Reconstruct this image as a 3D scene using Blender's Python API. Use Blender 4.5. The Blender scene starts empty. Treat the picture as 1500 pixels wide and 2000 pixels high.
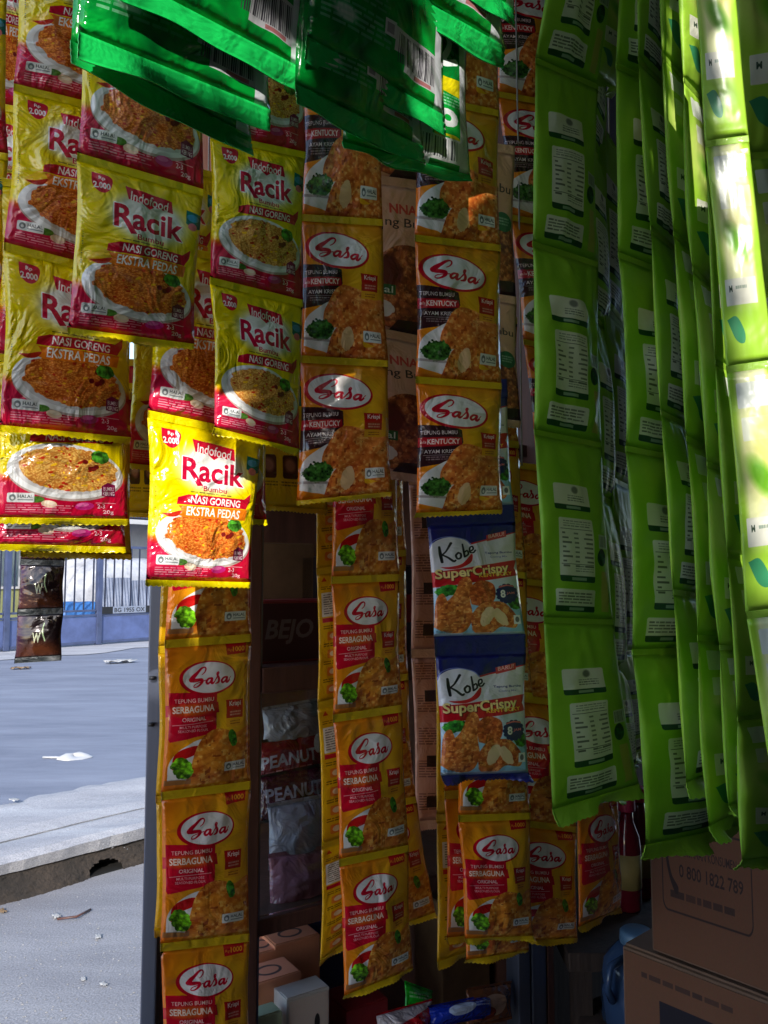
import bpy, bmesh, math, random
import numpy as np
from mathutils import Vector, Matrix

random.seed(4)
NR = np.random.RandomState(7)
scene = bpy.context.scene
COL = scene.collection
R = math.radians

# ------------------------------------------------------------------ camera
CAM = Vector((0.0, 0.0, 1.2))
PITCH = R(4.48)
F = 1570.0                                  # focal length in photo pixels (photo is 1500 x 2000)
cd = bpy.data.cameras.new('camera')
cd.sensor_fit = 'VERTICAL'
cd.sensor_height = 24.0
cd.lens = 24.0 * F / 2000.0
cd.clip_start = 0.02
cd.clip_end = 400.0
co = bpy.data.objects.new('camera', cd)
co.location = CAM
co.rotation_euler = (R(90) + PITCH, 0, 0)
COL.objects.link(co)
scene.camera = co

# ------------------------------------------------------------------ sky, sun, exposure
SUN_EL = R(28)
SUN_H = Vector((-0.12, -0.99, 0)).normalized()
SUN = Vector((SUN_H.x * math.cos(SUN_EL), SUN_H.y * math.cos(SUN_EL), math.sin(SUN_EL)))
w = bpy.data.worlds.new("World")
scene.world = w
w.use_nodes = True
nt = w.node_tree
sky = nt.nodes.new('ShaderNodeTexSky')
sky.sky_type = 'NISHITA'
sky.sun_disc = False
sky.sun_elevation = SUN_EL
sky.sun_rotation = math.atan2(SUN.x, SUN.y)
nt.links.new(sky.outputs[0], nt.nodes['Background'].inputs[0])
nt.nodes['Background'].inputs[1].default_value = 0.15
sl = bpy.data.lights.new('sun', 'SUN')
sl.energy = 2.3
sl.angle = R(0.53)
sl.color = (1.0, 0.965, 0.91)
so = bpy.data.objects.new('sun', sl)
so.rotation_euler = SUN.to_track_quat('Z', 'Y').to_euler()
so.location = (0, -3, 6)
COL.objects.link(so)
vs = scene.view_settings
vs.view_transform = 'Standard'
vs.look = 'None'
vs.gamma = 1.0
vs.use_curve_mapping = False
vs.exposure = 1.45
scene.cycles.max_bounces = 8
scene.cycles.diffuse_bounces = 4
scene.cycles.glossy_bounces = 4
scene.cycles.transmission_bounces = 6
scene.cycles.transparent_max_bounces = 8


# ------------------------------------------------------------------ rays
def ray(px, py):
    x, y, z = (px - 750) / F, (1000 - py) / F, -1.0
    c, s = math.cos(PITCH), math.sin(PITCH)
    # camera axes: right = X, up = (0,-s,c), forward = (0,c,s)
    return Vector((x, -s * y + c, c * y + s))


def P(px, py, Y):
    r = ray(px, py)
    return CAM + r * (Y / r.y)


def G(px, py, z):
    r = ray(px, py)
    return CAM + r * ((z - CAM.z) / r.z)


# ------------------------------------------------------------------ object helpers
def tag(o, label=None, cat=None, group=None, kind=None):
    if label: o['label'] = label
    if cat: o['category'] = cat
    if group: o['group'] = group
    if kind: o['kind'] = kind
    return o


def empty(name, loc, label, cat, group=None):
    o = bpy.data.objects.new(name, None)
    o.empty_display_size = 0.03
    o.location = loc
    COL.objects.link(o)
    return tag(o, label, cat, group)


def link_mesh(name, verts, faces, mats, parent=None, midx=None, uvs=None, smooth=True, origin=None):
    """verts are world coordinates; the object's origin goes to `origin` (default: their mean)."""
    V = np.asarray(verts, dtype=float)
    if origin is None:
        origin = V.mean(axis=0)
    origin = Vector(origin)
    me = bpy.data.meshes.new(name)
    me.from_pydata((V - np.array(origin)).tolist(), [], faces)
    for m in mats:
        me.materials.append(m)
    if midx is not None:
        me.polygons.foreach_set('material_index', midx)
    if uvs is not None:
        ul = me.uv_layers.new(name='UVMap')
        ul.data.foreach_set('uv', np.asarray(uvs, dtype=np.float32).ravel())
    me.polygons.foreach_set('use_smooth', [smooth] * len(me.polygons))
    me.update()
    o = bpy.data.objects.new(name, me)
    COL.objects.link(o)
    if parent is not None:
        o.parent = parent
        pw = Vector((0, 0, 0))
        p = parent
        while p is not None:
            pw += p.location
            p = p.parent
        o.location = origin - pw
    else:
        o.location = origin
    return o


def bm_obj(name, bm, mat, parent=None, smooth=False, origin=None):
    vs_ = [tuple(v.co) for v in bm.verts]
    for i, v in enumerate(bm.verts): v.index = i
    fs = [[v.index for v in f.verts] for f in bm.faces]
    mi = [f.material_index for f in bm.faces]
    bm.free()
    mats = mat if isinstance(mat, (list, tuple)) else [mat]
    return link_mesh(name, vs_, fs, mats, parent, midx=mi, smooth=smooth, origin=origin)


def add_box(bm, o, ax, ay, az, bev=0.0, mi=0):
    """box from corner o along three edge vectors"""
    o, ax, ay, az = Vector(o), Vector(ax), Vector(ay), Vector(az)
    vv = [bm.verts.new(o + ax * i + ay * j + az * k) for k in (0, 1) for j in (0, 1) for i in (0, 1)]
    fs = []
    for q in ((0, 2, 3, 1), (4, 5, 7, 6), (0, 1, 5, 4), (2, 6, 7, 3), (0, 4, 6, 2), (1, 3, 7, 5)):
        f = bm.faces.new([vv[i] for i in q])
        f.material_index = mi
        fs.append(f)
    if bev > 0:
        es = list({e for f in fs for e in f.edges})
        bmesh.ops.bevel(bm, geom=es, offset=bev, segments=2, affect='EDGES', profile=0.6)
    return bm


def box(name, o, ax, ay, az, mat, parent=None, bev=0.0, smooth=False):
    bm = bmesh.new()
    add_box(bm, o, ax, ay, az, bev)
    bmesh.ops.recalc_face_normals(bm, faces=bm.faces[:])
    return bm_obj(name, bm, mat, parent, smooth)


def lathe(name, base, prof, mat, parent=None, n=24, sx=1.0, sy=1.0):
    vs_, fs = [], []
    for (r, z) in prof:
        for k in range(n):
            a = 2 * math.pi * k / n
            vs_.append((base[0] + r * sx * math.cos(a), base[1] + r * sy * math.sin(a), base[2] + z))
    for i in range(len(prof) - 1):
        for k in range(n):
            a, b = i * n + k, i * n + (k + 1) % n
            fs.append((a, b, b + n, a + n))
    fs.append(tuple(range(n - 1, -1, -1)))
    fs.append(tuple((len(prof) - 1) * n + k for k in range(n)))
    return link_mesh(name, vs_, fs, [mat], parent)


def tube(name, pts, r, mat, parent=None, n=10):
    vs_, fs = [], []
    pts = [Vector(p) for p in pts]
    for i, p in enumerate(pts):
        d = (pts[min(i + 1, len(pts) - 1)] - pts[max(i - 1, 0)]).normalized()
        a = d.orthogonal().normalized()
        if i and a.dot(pa) < 0: a = -a
        pa = a
        b = d.cross(a)
        for k in range(n):
            t = 2 * math.pi * k / n
            vs_.append(tuple(p + a * (r * math.cos(t)) + b * (r * math.sin(t))))
    for i in range(len(pts) - 1):
        for k in range(n):
            q, s = i * n + k, i * n + (k + 1) % n
            fs.append((q, s, s + n, q + n))
    fs.append(tuple(range(n - 1, -1, -1)))
    fs.append(tuple((len(pts) - 1) * n + k for k in range(n)))
    return link_mesh(name, vs_, fs, [mat], parent)


# ------------------------------------------------------------------ flat-print painter (numpy, drawn here, no files)
_glyph = {}


def glyph_tris(s, bold=0.0, shear=0.0):
    key = (s, bold, shear)
    if key in _glyph: return _glyph[key]
    cu = bpy.data.curves.new('lettering', 'FONT')
    cu.body = s
    cu.offset = bold
    cu.shear = shear
    cu.resolution_u = 3
    cu.fill_mode = 'FRONT'
    ob = bpy.data.objects.new('lettering', cu)
    COL.objects.link(ob)
    bpy.context.view_layer.update()
    ev = ob.evaluated_get(bpy.context.evaluated_depsgraph_get())
    me = ev.to_mesh()
    me.calc_loop_triangles()
    n = len(me.vertices)
    co_ = np.zeros(n * 3)
    me.vertices.foreach_get('co', co_)
    co_ = co_.reshape(-1, 3)[:, :2]
    t = np.zeros(len(me.loop_triangles) * 3, dtype=np.int32)
    me.loop_triangles.foreach_get('vertices', t)
    tr = co_[t.reshape(-1, 3)] if n else np.zeros((0, 3, 2))
    ev.to_mesh_clear()
    bpy.data.objects.remove(ob)
    bpy.data.curves.remove(cu)
    _glyph[key] = tr
    return tr


def smooth_line(pts, n=8):
    p = np.array(pts, float)
    if len(p) < 3: return p
    q = np.vstack([2 * p[0] - p[1], p, 2 * p[-1] - p[-2]])
    out = []
    for i in range(1, len(q) - 2):
        for t in np.linspace(0, 1, n, endpoint=False):
            a, b, c, d = q[i - 1], q[i], q[i + 1], q[i + 2]
            out.append(0.5 * ((2 * b) + (c - a) * t + (2 * a - 5 * b + 4 * c - d) * t * t + (3 * b - a - 3 * c + d) * t ** 3))
    out.append(q[-2])
    return np.array(out)


def vnoise(h, w_, cell, seed, octaves=1):
    rs = np.random.RandomState(seed)
    out = np.zeros((h, w_))
    amp, tot = 1.0, 0.0
    for _ in range(octaves):
        gh, gw = int(h / cell) + 3, int(w_ / cell) + 3
        g = rs.rand(gh, gw)
        y = np.arange(h) / cell
        x = np.arange(w_) / cell
        yi, xi = y.astype(int), x.astype(int)
        fy, fx = y - yi, x - xi
        fy = (fy * fy * (3 - 2 * fy))[:, None]
        fx = (fx * fx * (3 - 2 * fx))[None, :]
        a = g[yi][:, xi]; b = g[yi][:, xi + 1]; c = g[yi + 1][:, xi]; d = g[yi + 1][:, xi + 1]
        out += amp * ((a * (1 - fx) + b * fx) * (1 - fy) + (c * (1 - fx) + d * fx) * fy)
        tot += amp
        amp *= 0.5
        cell = max(cell * 0.5, 1.01)
    return out / tot


def voro(h, w_, cx, cy, seed):
    """F1 distance (in cells) and a random value per nearest cell, jittered grid"""
    rs = np.random.RandomState(seed)
    gh, gw = int(h / cy) + 4, int(w_ / cx) + 4
    jx, jy, val = rs.rand(gh, gw), rs.rand(gh, gw), rs.rand(gh, gw)
    y = np.arange(h)[:, None] / cy + 1
    x = np.arange(w_)[None, :] / cx + 1
    wob = (vnoise(h, w_, max(cx, cy) * 2.5, seed + 5) - .5) * 1.6
    y = y + wob; x = x - wob
    x = np.clip(x, 1, gw - 2.01); y = np.clip(y, 1, gh - 2.01)
    yi, xi = np.broadcast_arrays(y.astype(int), x.astype(int))
    best = np.full((h, w_), 9.0)
    bv = np.zeros((h, w_))
    for dy in (-1, 0, 1):
        for dx in (-1, 0, 1):
            yy, xx = yi + dy, xi + dx
            d = np.hypot(x - (xx + jx[yy, xx]), y - (yy + jy[yy, xx]))
            m = d < best
            best = np.where(m, d, best)
            bv = np.where(m, val[yy, xx], bv)
    return best, bv


def C(*a):
    return np.array(a, float) / 255.0


class Cv:
    def __init__(s, w_, h, col=(255, 255, 255)):
        s.w, s.h, s.asp = w_, h, h / w_
        s.a = np.zeros((h, w_, 3)) + C(*col)
        s.U, s.V = np.meshgrid((np.arange(w_) + .5) / w_, (np.arange(h) + .5) / h)

    def blend(s, m, col, op=1.0):
        if not isinstance(col, np.ndarray): col = C(*col)
        m = (np.clip(m, 0, 1) * op)[..., None]
        s.a = s.a * (1 - m) + col * m

    def mrect(s, u0, v0, u1, v1):
        return ((s.U >= u0) & (s.U <= u1) & (s.V >= v0) & (s.V <= v1)).astype(float)

    def rect(s, u0, v0, u1, v1, col, op=1.0):
        s.blend(s.mrect(u0, v0, u1, v1), col, op)

    def mrrect(s, u0, v0, u1, v1, r=.02):
        cx, cy, hx, hy = (u0 + u1) / 2, (v0 + v1) / 2 * s.asp, (u1 - u0) / 2 - r, (v1 - v0) / 2 * s.asp - r
        qx, qy = np.abs(s.U - cx) - hx, np.abs(s.V * s.asp - cy) - hy
        d = np.hypot(np.maximum(qx, 0), np.maximum(qy, 0)) + np.minimum(np.maximum(qx, qy), 0) - r
        return np.clip(.5 - d * s.w, 0, 1)

    def rrect(s, u0, v0, u1, v1, col, r=.02, op=1.0):
        s.blend(s.mrrect(u0, v0, u1, v1, r), col, op)

    def mell(s, cu, cv, ru, rv, rot=0.0, soft=None):
        x, y = s.U - cu, (s.V - cv) * s.asp
        c, n = math.cos(rot), math.sin(rot)
        a, b = (x * c + y * n) / ru, (-x * n + y * c) / (rv * s.asp)
        d = np.hypot(a, b)
        k = soft if soft else 1.5 / (ru * s.w)
        return np.clip((1 - d) / k + .5, 0, 1)

    def ell(s, cu, cv, ru, rv, col, rot=0.0, soft=None, op=1.0):
        s.blend(s.mell(cu, cv, ru, rv, rot, soft), col, op)

    def mpoly(s, pts, smooth=False):
        p = smooth_line(list(pts) + [pts[0]], 8) if smooth else np.array(pts, float)
        m = np.zeros((s.h, s.w), bool)
        x1, y1 = p[:, 0], p[:, 1]
        x2, y2 = np.roll(x1, -1), np.roll(y1, -1)
        for a, b, c, d in zip(x1, y1, x2, y2):
            if b == d: continue
            r0, r1 = sorted((b, d))
            i0, i1 = int(max(0, math.ceil(r0 * s.h - .5))), int(min(s.h, math.ceil(r1 * s.h - .5)))
            if i1 <= i0: continue
            vv = s.V[i0:i1, :]
            m[i0:i1] ^= s.U[i0:i1] < (c - a) * (vv - b) / (d - b) + a
        return m.astype(float)

    def poly(s, pts, col, smooth=False, op=1.0):
        s.blend(s.mpoly(pts, smooth), col, op)

    def stroke(s, pts, wd, col, smooth=True, op=1.0):
        """wd in u units: a number or one per point"""
        p = np.array(pts, float)
        ws = np.full(len(p), wd) if np.isscalar(wd) else np.array(wd, float)
        q = np.column_stack([p, ws])
        if smooth: q = smooth_line(q, 7)
        m = np.zeros((s.h, s.w))
        for a, b in zip(q[:-1], q[1:]):
            r = max(a[2], b[2]) * .5 + .004
            u0, u1 = min(a[0], b[0]) - r, max(a[0], b[0]) + r
            v0, v1 = min(a[1], b[1]) - r / s.asp, max(a[1], b[1]) + r / s.asp
            i0, i1 = max(0, int(v0 * s.h)), min(s.h, int(v1 * s.h) + 2)
            j0, j1 = max(0, int(u0 * s.w)), min(s.w, int(u1 * s.w) + 2)
            if i1 <= i0 or j1 <= j0: continue
            x, y = s.U[i0:i1, j0:j1] - a[0], (s.V[i0:i1, j0:j1] - a[1]) * s.asp
            dx, dy = b[0] - a[0], (b[1] - a[1]) * s.asp
            L = dx * dx + dy * dy + 1e-12
            t = np.clip((x * dx + y * dy) / L, 0, 1)
            d = np.hypot(x - t * dx, y - t * dy) - (a[2] + (b[2] - a[2]) * t) * .5
            m[i0:i1, j0:j1] = np.maximum(m[i0:i1, j0:j1], np.clip(.5 - d * s.w, 0, 1))
        s.blend(m, col, op)

    def mtext(s, txt, u0, v0, u1, v1, bold=0.0, shear=0.0, slope=0.0, rot90=False):
        tr = glyph_tris(txt, bold, shear)
        m = np.zeros((s.h, s.w), bool)
        if not len(tr): return m.astype(float)
        lo, hi = tr.reshape(-1, 2).min(0), tr.reshape(-1, 2).max(0)
        q = (tr - lo) / (hi - lo)
        if rot90:
            X = (u0 + (1 - q[..., 1]) * 0 + q[..., 1] * (u1 - u0)) * s.w
            Y = (v0 + q[..., 0] * (v1 - v0)) * s.h
            X = (u0 + (1 - q[..., 1]) * (u1 - u0)) * s.w if rot90 == 2 else X
        else:
            X = (u0 + q[..., 0] * (u1 - u0)) * s.w
            Y = (v1 - q[..., 1] * (v1 - v0) + slope * q[..., 0]) * s.h
        for k in range(len(X)):
            x, y = X[k], Y[k]
            j0, j1 = max(0, int(x.min() - .5)), min(s.w, int(x.max() + .5) + 1)
            i0, i1 = max(0, int(y.min() - .5)), min(s.h, int(y.max() + .5) + 1)
            if i1 <= i0 or j1 <= j0: continue
            gx = np.arange(j0, j1)[None, :] + .5
            gy = np.arange(i0, i1)[:, None] + .5
            e = [(x[(i + 1) % 3] - x[i]) * (gy - y[i]) - (y[(i + 1) % 3] - y[i]) * (gx - x[i]) for i in range(3)]
            m[i0:i1, j0:j1] |= ((e[0] >= 0) & (e[1] >= 0) & (e[2] >= 0)) | ((e[0] <= 0) & (e[1] <= 0) & (e[2] <= 0))
        return m.astype(float)

    def text(s, txt, u0, v0, u1, v1, col, bold=0.0, shear=0.0, slope=0.0, op=1.0, **k):
        s.blend(s.mtext(txt, u0, v0, u1, v1, bold, shear, slope, **k), col, op)

    def lines(s, u0, v0, u1, v1, n, col, seed=0, fill=.55, op=.8, slope=0.0):
        """rows of print too small to read: runs of word-length dashes"""
        rs = np.random.RandomState(seed)
        st = (v1 - v0) / n
        for i in range(n):
            u = u0
            end = u1 - (u1 - u0) * (rs.rand() * .25 if i % 3 == 2 else rs.rand() * .05)
            while u < end:
                l = min((u1 - u0) * (.06 + .16 * rs.rand()), end - u)
                sh = slope * (u - u0)
                s.rect(u, v0 + i * st + sh, u + l, v0 + i * st + st * fill + sh, col, op * (.6 + .4 * rs.rand()))
                u += l + (u1 - u0) * .025

    def rice(s, mask, base, dark, light, seed, cx=7, cy=5):
        d, v = voro(s.h, s.w, cx, cy, seed)
        n = vnoise(s.h, s.w, s.w / 9, seed + 1, 3)
        t = np.clip(.25 + .75 * v + .5 * (n - .5), 0, 1)[..., None]
        col = C(*dark) * (1 - t) + C(*base) * t
        hi = np.clip((.42 - d) * 3, 0, 1)[..., None] * (v > .35)[..., None] * .55
        col = col * (1 - hi) + C(*light) * hi
        ed = np.clip((d - .55) * 2.2, 0, 1)[..., None] * .55
        col = col * (1 - ed) + C(*dark) * .7 * ed
        d2, v2 = voro(s.h, s.w, cx * 2.6, cy * 2.6, seed + 9)
        bits = ((v2 > .86) & (d2 < .33)).astype(float)[..., None]
        col = col * (1 - bits) + C(190, 45, 20) * bits
        bits = ((v2 < .1) & (d2 < .3)).astype(float)[..., None]
        col = col * (1 - bits) + C(245, 190, 30) * bits
        s.a = s.a * (1 - mask[..., None]) + col * mask[..., None]

    def crust(s, mask, base, dark, light, seed, cell=26):
        """printed photograph of crumbed fried chicken"""
        n1 = vnoise(s.h, s.w, cell * 2.2, seed, 2)
        n2 = vnoise(s.h, s.w, cell * .35, seed + 3, 3)
        d, v = voro(s.h, s.w, cell, cell * .8, seed + 4)
        t = np.clip(1.08 - d * .85 + .45 * (v - .5) + .9 * (n1 - .5) + .7 * (n2 - .5), 0, 1)[..., None]
        col = C(*dark) * (1 - t) + C(*base) * t
        h = np.clip((n2 - .52) * 5, 0, 1)[..., None] * np.clip(t * 1.3, 0, 1) * .7
        col = col * (1 - h) + C(*light) * h
        sp = (vnoise(s.h, s.w, 16, seed + 8) > .86).astype(float)[..., None] * .5
        col = col * (1 - sp) + C(120, 30, 8) * sp
        s.a = s.a * (1 - mask[..., None]) + col * mask[..., None]

    def leafy(s, mask, col, seed):
        n = vnoise(s.h, s.w, 14, seed, 3)
        k = np.clip(.8 + 1.6 * (n - .45), .45, 1.3)[..., None]
        s.a = s.a * (1 - mask[..., None]) + np.clip(C(*col) * k, 0, 1) * mask[..., None]

    def rough(s, mask, seed, amt=.5, cell=14):
        """ragged version of a soft mask"""
        return np.clip((mask + amt * (vnoise(s.h, s.w, cell, seed, 2) - .5) - .5) * 14 + .5, 0, 1)

    def halal(s, u0, v0, u1, v1):
        s.rrect(u0, v0, u1, v1, (236, 236, 232), .012)
        w_, h = u1 - u0, v1 - v0
        s.ell(u0 + w_ * .2, v0 + h * .5, w_ * .12, h * .34, (120, 125, 125))
        s.ell(u0 + w_ * .2, v0 + h * .56, w_ * .06, h * .16, (236, 236, 232))
        s.text('HALAL', u0 + w_ * .39, v0 + h * .2, u0 + w_ * .95, v0 + h * .54, (70, 75, 75), .012)
        s.rect(u0 + w_ * .39, v0 + h * .68, u0 + w_ * .95, v0 + h * .78, (150, 155, 155))

    def image(s, name):
        im = bpy.data.images.new(name, s.w, s.h, alpha=False)
        px = np.ones((s.h, s.w, 4), np.float32)
        px[..., :3] = np.clip(s.a[::-1], 0, 1)
        im.pixels.foreach_set(px.ravel())
        im.update()
        im.pack()
        return im


def lerp_cols(c, us, cols):
    us = np.array(us)
    out = np.zeros(c.U.shape + (3,))
    cl = np.array(cols, float) / 255
    for k in range(3):
        out[..., k] = np.interp(c.U, us, cl[:, k])
    return out


# ---- the prints
def print_racik(hot):
    c = Cv(400, 600, (242, 214, 0))
    # red base with an orange fade under the yellow
    edge = .745 + .03 * np.sin(c.U * 3.0)
    t = np.clip((c.V - edge) / .06 + .5, 0, 1)
    c.blend(np.clip((c.V - edge + .05) / .08, 0, 1), (240, 120, 10))
    c.blend(t, (200, 12, 52))
    c.ell(.16, .88, .2, .09, (225, 60, 100), .5, 1.0, .45)
    c.ell(.56, .27, .33, .16, (236, 234, 226), 0, .45)
    # price flag
    c.poly([(.105, .045), (.25, .055), (.25, .125), (.2, .165), (.15, .158), (.11, .12)], (205, 14, 50), True)
    c.text('Rp', .155, .062, .205, .092, (250, 245, 240), .02)
    c.text('2.000', .115, .1, .245, .14, (250, 245, 240), .03)
    # brand flag
    c.poly([(.36, .085), (.74, .105), (.755, .185), (.6, .178), (.555, .203), (.5, .176), (.385, .168)], (205, 14, 50))
    c.text('Indofood', .4, .105, .715, .172, (245, 235, 230), .012, .12, .012)
    # big name with white keyline
    for dx, dy in ((-.011, 0), (.011, 0), (0, .007), (0, -.007), (.008, .006), (-.008, -.006)):
        c.text('Racik', .275 + dx, .21 + dy, .85 + dx, .36 + dy, (250, 248, 245), .045)
    c.text('Racik', .275, .21, .85, .36, (200, 14, 58), .025)
    c.poly([(.335, .3), (.385, .3), (.46, .385), (.41, .392)], (200, 14, 58))
    c.text('Bumbu', .465, .383, .685, .418, (200, 14, 58), .01)
    c.lines(.35, .428, .74, .44, 1, (60, 50, 30), 3)
    c.lines(.045, .42, .055, .62, 14, (90, 80, 30), 5)
    # dish
    pv = .725 if hot else .70
    c.ell(.515, pv + .012, .455, .178, (190, 170, 160), .1)
    c.ell(.51, pv, .45, .175, (240, 238, 234), .1)
    c.ell(.52, pv - .004, .405, .152, (214, 208, 204), .1)
    m = c.rough(c.mell(.53, pv - .012, .385, .142, .1, .25), 31, .5)
    if hot:
        c.rice(m, (240, 140, 45), (176, 66, 18), (252, 196, 110), 21)
    else:
        c.rice(m, (236, 178, 78), (178, 96, 34), (252, 224, 150), 22)
    for k in range(9):
        a = random.random() * 6.28
        c.ell(.71 + .05 * math.cos(a), pv - .055 + .035 * math.sin(a), .022, .014, (120, 22, 20), a)
    c.leafy(c.rough(c.mell(.78, pv - .1, .075, .042, .3, .4), 33, .7, 9), (74, 150, 40), 40)
    # ribbons
    c.poly([(.24, .475), (.33, .452), (.86, .44), (.93, .395), (.925, .45), (.88, .508), (.3, .52), (.23, .52)], (196, 10, 44))
    c.text('NASI GORENG', .35, .457, .82, .507, (250, 240, 235), .02, .15, -.004)
    if hot:
        c.poly([(.23, .528), (.9, .51), (.88, .585), (.3, .6), (.22, .585)], (232, 120, 18))
        c.text('EKSTRA PEDAS', .31, .53, .82, .588, (250, 244, 235), .02, .15, -.008)
        c.poly([(.08, .58), (.17, .53), (.22, .515), (.27, .56), (.22, .6), (.12, .605)], (250, 205, 40), True)
        c.poly([(.1, .585), (.18, .578), (.27, .56), (.24, .595), (.17, .605)], (190, 40, 20), True)
    # badge, halal, small print
    c.poly([(.79, .79), (.84, .765), (.9, .78), (.9, .86), (.79, .855)], (120, 16, 60))
    c.text('BUMBU', .805, .795, .888, .818, (235, 210, 215), .01)
    c.text('KERING', .8, .825, .892, .85, (235, 210, 215), .02)
    c.leafy(c.mell(.29, .885, .06, .02), (70, 110, 40), 50)
    c.halal(.075, .845, .275, .905)
    c.ell(.385, .912, .06, .022, (246, 214, 176), .15)
    c.ell(.39, .905, .04, .012, (252, 232, 205), .15)
    c.ell(.655, .922, .075, .025, (196, 40, 120), -.1)
    c.ell(.64, .914, .05, .012, (222, 100, 160), -.1)
    c.lines(.07, .92, .57, .975, 4, (250, 200, 205), 9, .42)
    c.stroke([(.745, .9), (.9, .9)], .006, (240, 170, 180), False)
    c.text('2-3', .755, .908, .815, .935, (248, 215, 220), .01)
    c.text('20g', .8, .945, .885, .975, (248, 215, 220), .01)
    # teal corner mark
    c.poly([(.87, .13), (1.0, .14), (1.0, .235), (.93, .25), (.87, .22)], (0, 108, 100))
    c.ell(.93, .175, .055, .025, (60, 150, 190))
    c.ell(.93, .235, .04, .025, (226, 120, 130))
    return c.image('print_rice_seasoning_hot' if hot else 'print_rice_seasoning')


def sasa_oval(c, cu, cv, ru, rv, rot=0.0):
    c.ell(cu - .012, cv + .003, ru * 1.1, rv * 1.12, (200, 10, 34), rot)
    c.ell(cu, cv, ru, rv, (240, 232, 228), rot)

    def q(pts):
        o = []
        cs, sn = math.cos(rot), math.sin(rot)
        for x, y in pts:
            a, b = (x - 640) / 318 * ru, (y - 563) / 185 * rv * c.asp
            o.append((cu + a * cs - b * sn, cv + (a * sn + b * cs) / c.asp))
        return o
    k = ru / .3
    red = (200, 10, 40)
    c.stroke(q([(548, 525), (580, 500), (598, 462), (585, 438), (548, 448), (492, 500), (445, 545), (418, 580)]), [.008 * k, .012 * k, .016 * k, .018 * k, .024 * k, .034 * k, .048 * k, .055 * k], red)
    c.stroke(q([(418, 580), (450, 588), (520, 583), (545, 588), (543, 612), (515, 645), (475, 668), (443, 664), (460, 635), (520, 612), (590, 592)]), [.045 * k, .045 * k, .038 * k, .036 * k, .032 * k, .022 * k, .014 * k, .01 * k, .009 * k, .01 * k, .01 * k], red)
    for dx in (0, 190):
        c.stroke(q([(665 + dx, 572), (625 + dx, 578), (598 + dx, 612), (612 + dx, 636), (642 + dx, 618), (668 + dx, 578), (658 + dx, 622), (672 + dx, 636), (700 + dx, 612)]), [.02 * k, .022 * k, .026 * k, .026 * k, .018 * k, .024 * k, .03 * k, .022 * k, .012 * k], red)
    c.stroke(q([(700, 610), (735, 555), (752, 512), (740, 505), (732, 530), (752, 585), (745, 625), (710, 640)]), [.012 * k, .014 * k, .012 * k, .012 * k, .02 * k, .028 * k, .026 * k, .014 * k], red)
    c.stroke(q([(862, 636), (905, 570)]), [.012 * k, .006 * k], red)


def krispi(c, u0=.68, v0=.395):
    c.poly([(u0, v0), (u0 + .22, v0 + .004), (u0 + .215, v0 + .075), (u0 + .01, v0 + .068)], (192, 30, 26))
    c.text('Krispi', u0 + .045, v0 + .012, u0 + .19, v0 + .055, (245, 225, 215), .02)
    c.poly([(u0 + .01, v0 + .068), (u0 + .215, v0 + .075), (u0 + .21, v0 + .132), (u0 + .005, v0 + .13)], (180, 44, 30))
    c.lines(u0 + .05, v0 + .082, u0 + .19, v0 + .122, 2, (240, 205, 190), 2)
    c.poly([(u0 + .005, v0 + .135), (u0 + .21, v0 + .138), (u0 + .205, v0 + .19), (u0, v0 + .188)], (232, 160, 34))
    c.lines(u0 + .05, v0 + .148, u0 + .18, v0 + .182, 2, (150, 70, 20), 3)


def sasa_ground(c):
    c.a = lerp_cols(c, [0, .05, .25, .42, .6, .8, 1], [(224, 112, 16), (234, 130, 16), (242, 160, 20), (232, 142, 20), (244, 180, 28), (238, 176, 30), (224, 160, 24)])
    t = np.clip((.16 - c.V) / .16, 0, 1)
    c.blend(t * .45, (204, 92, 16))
    c.blend(np.clip((c.V - .9) / .1, 0, 1) * .5, (216, 96, 14))


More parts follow.
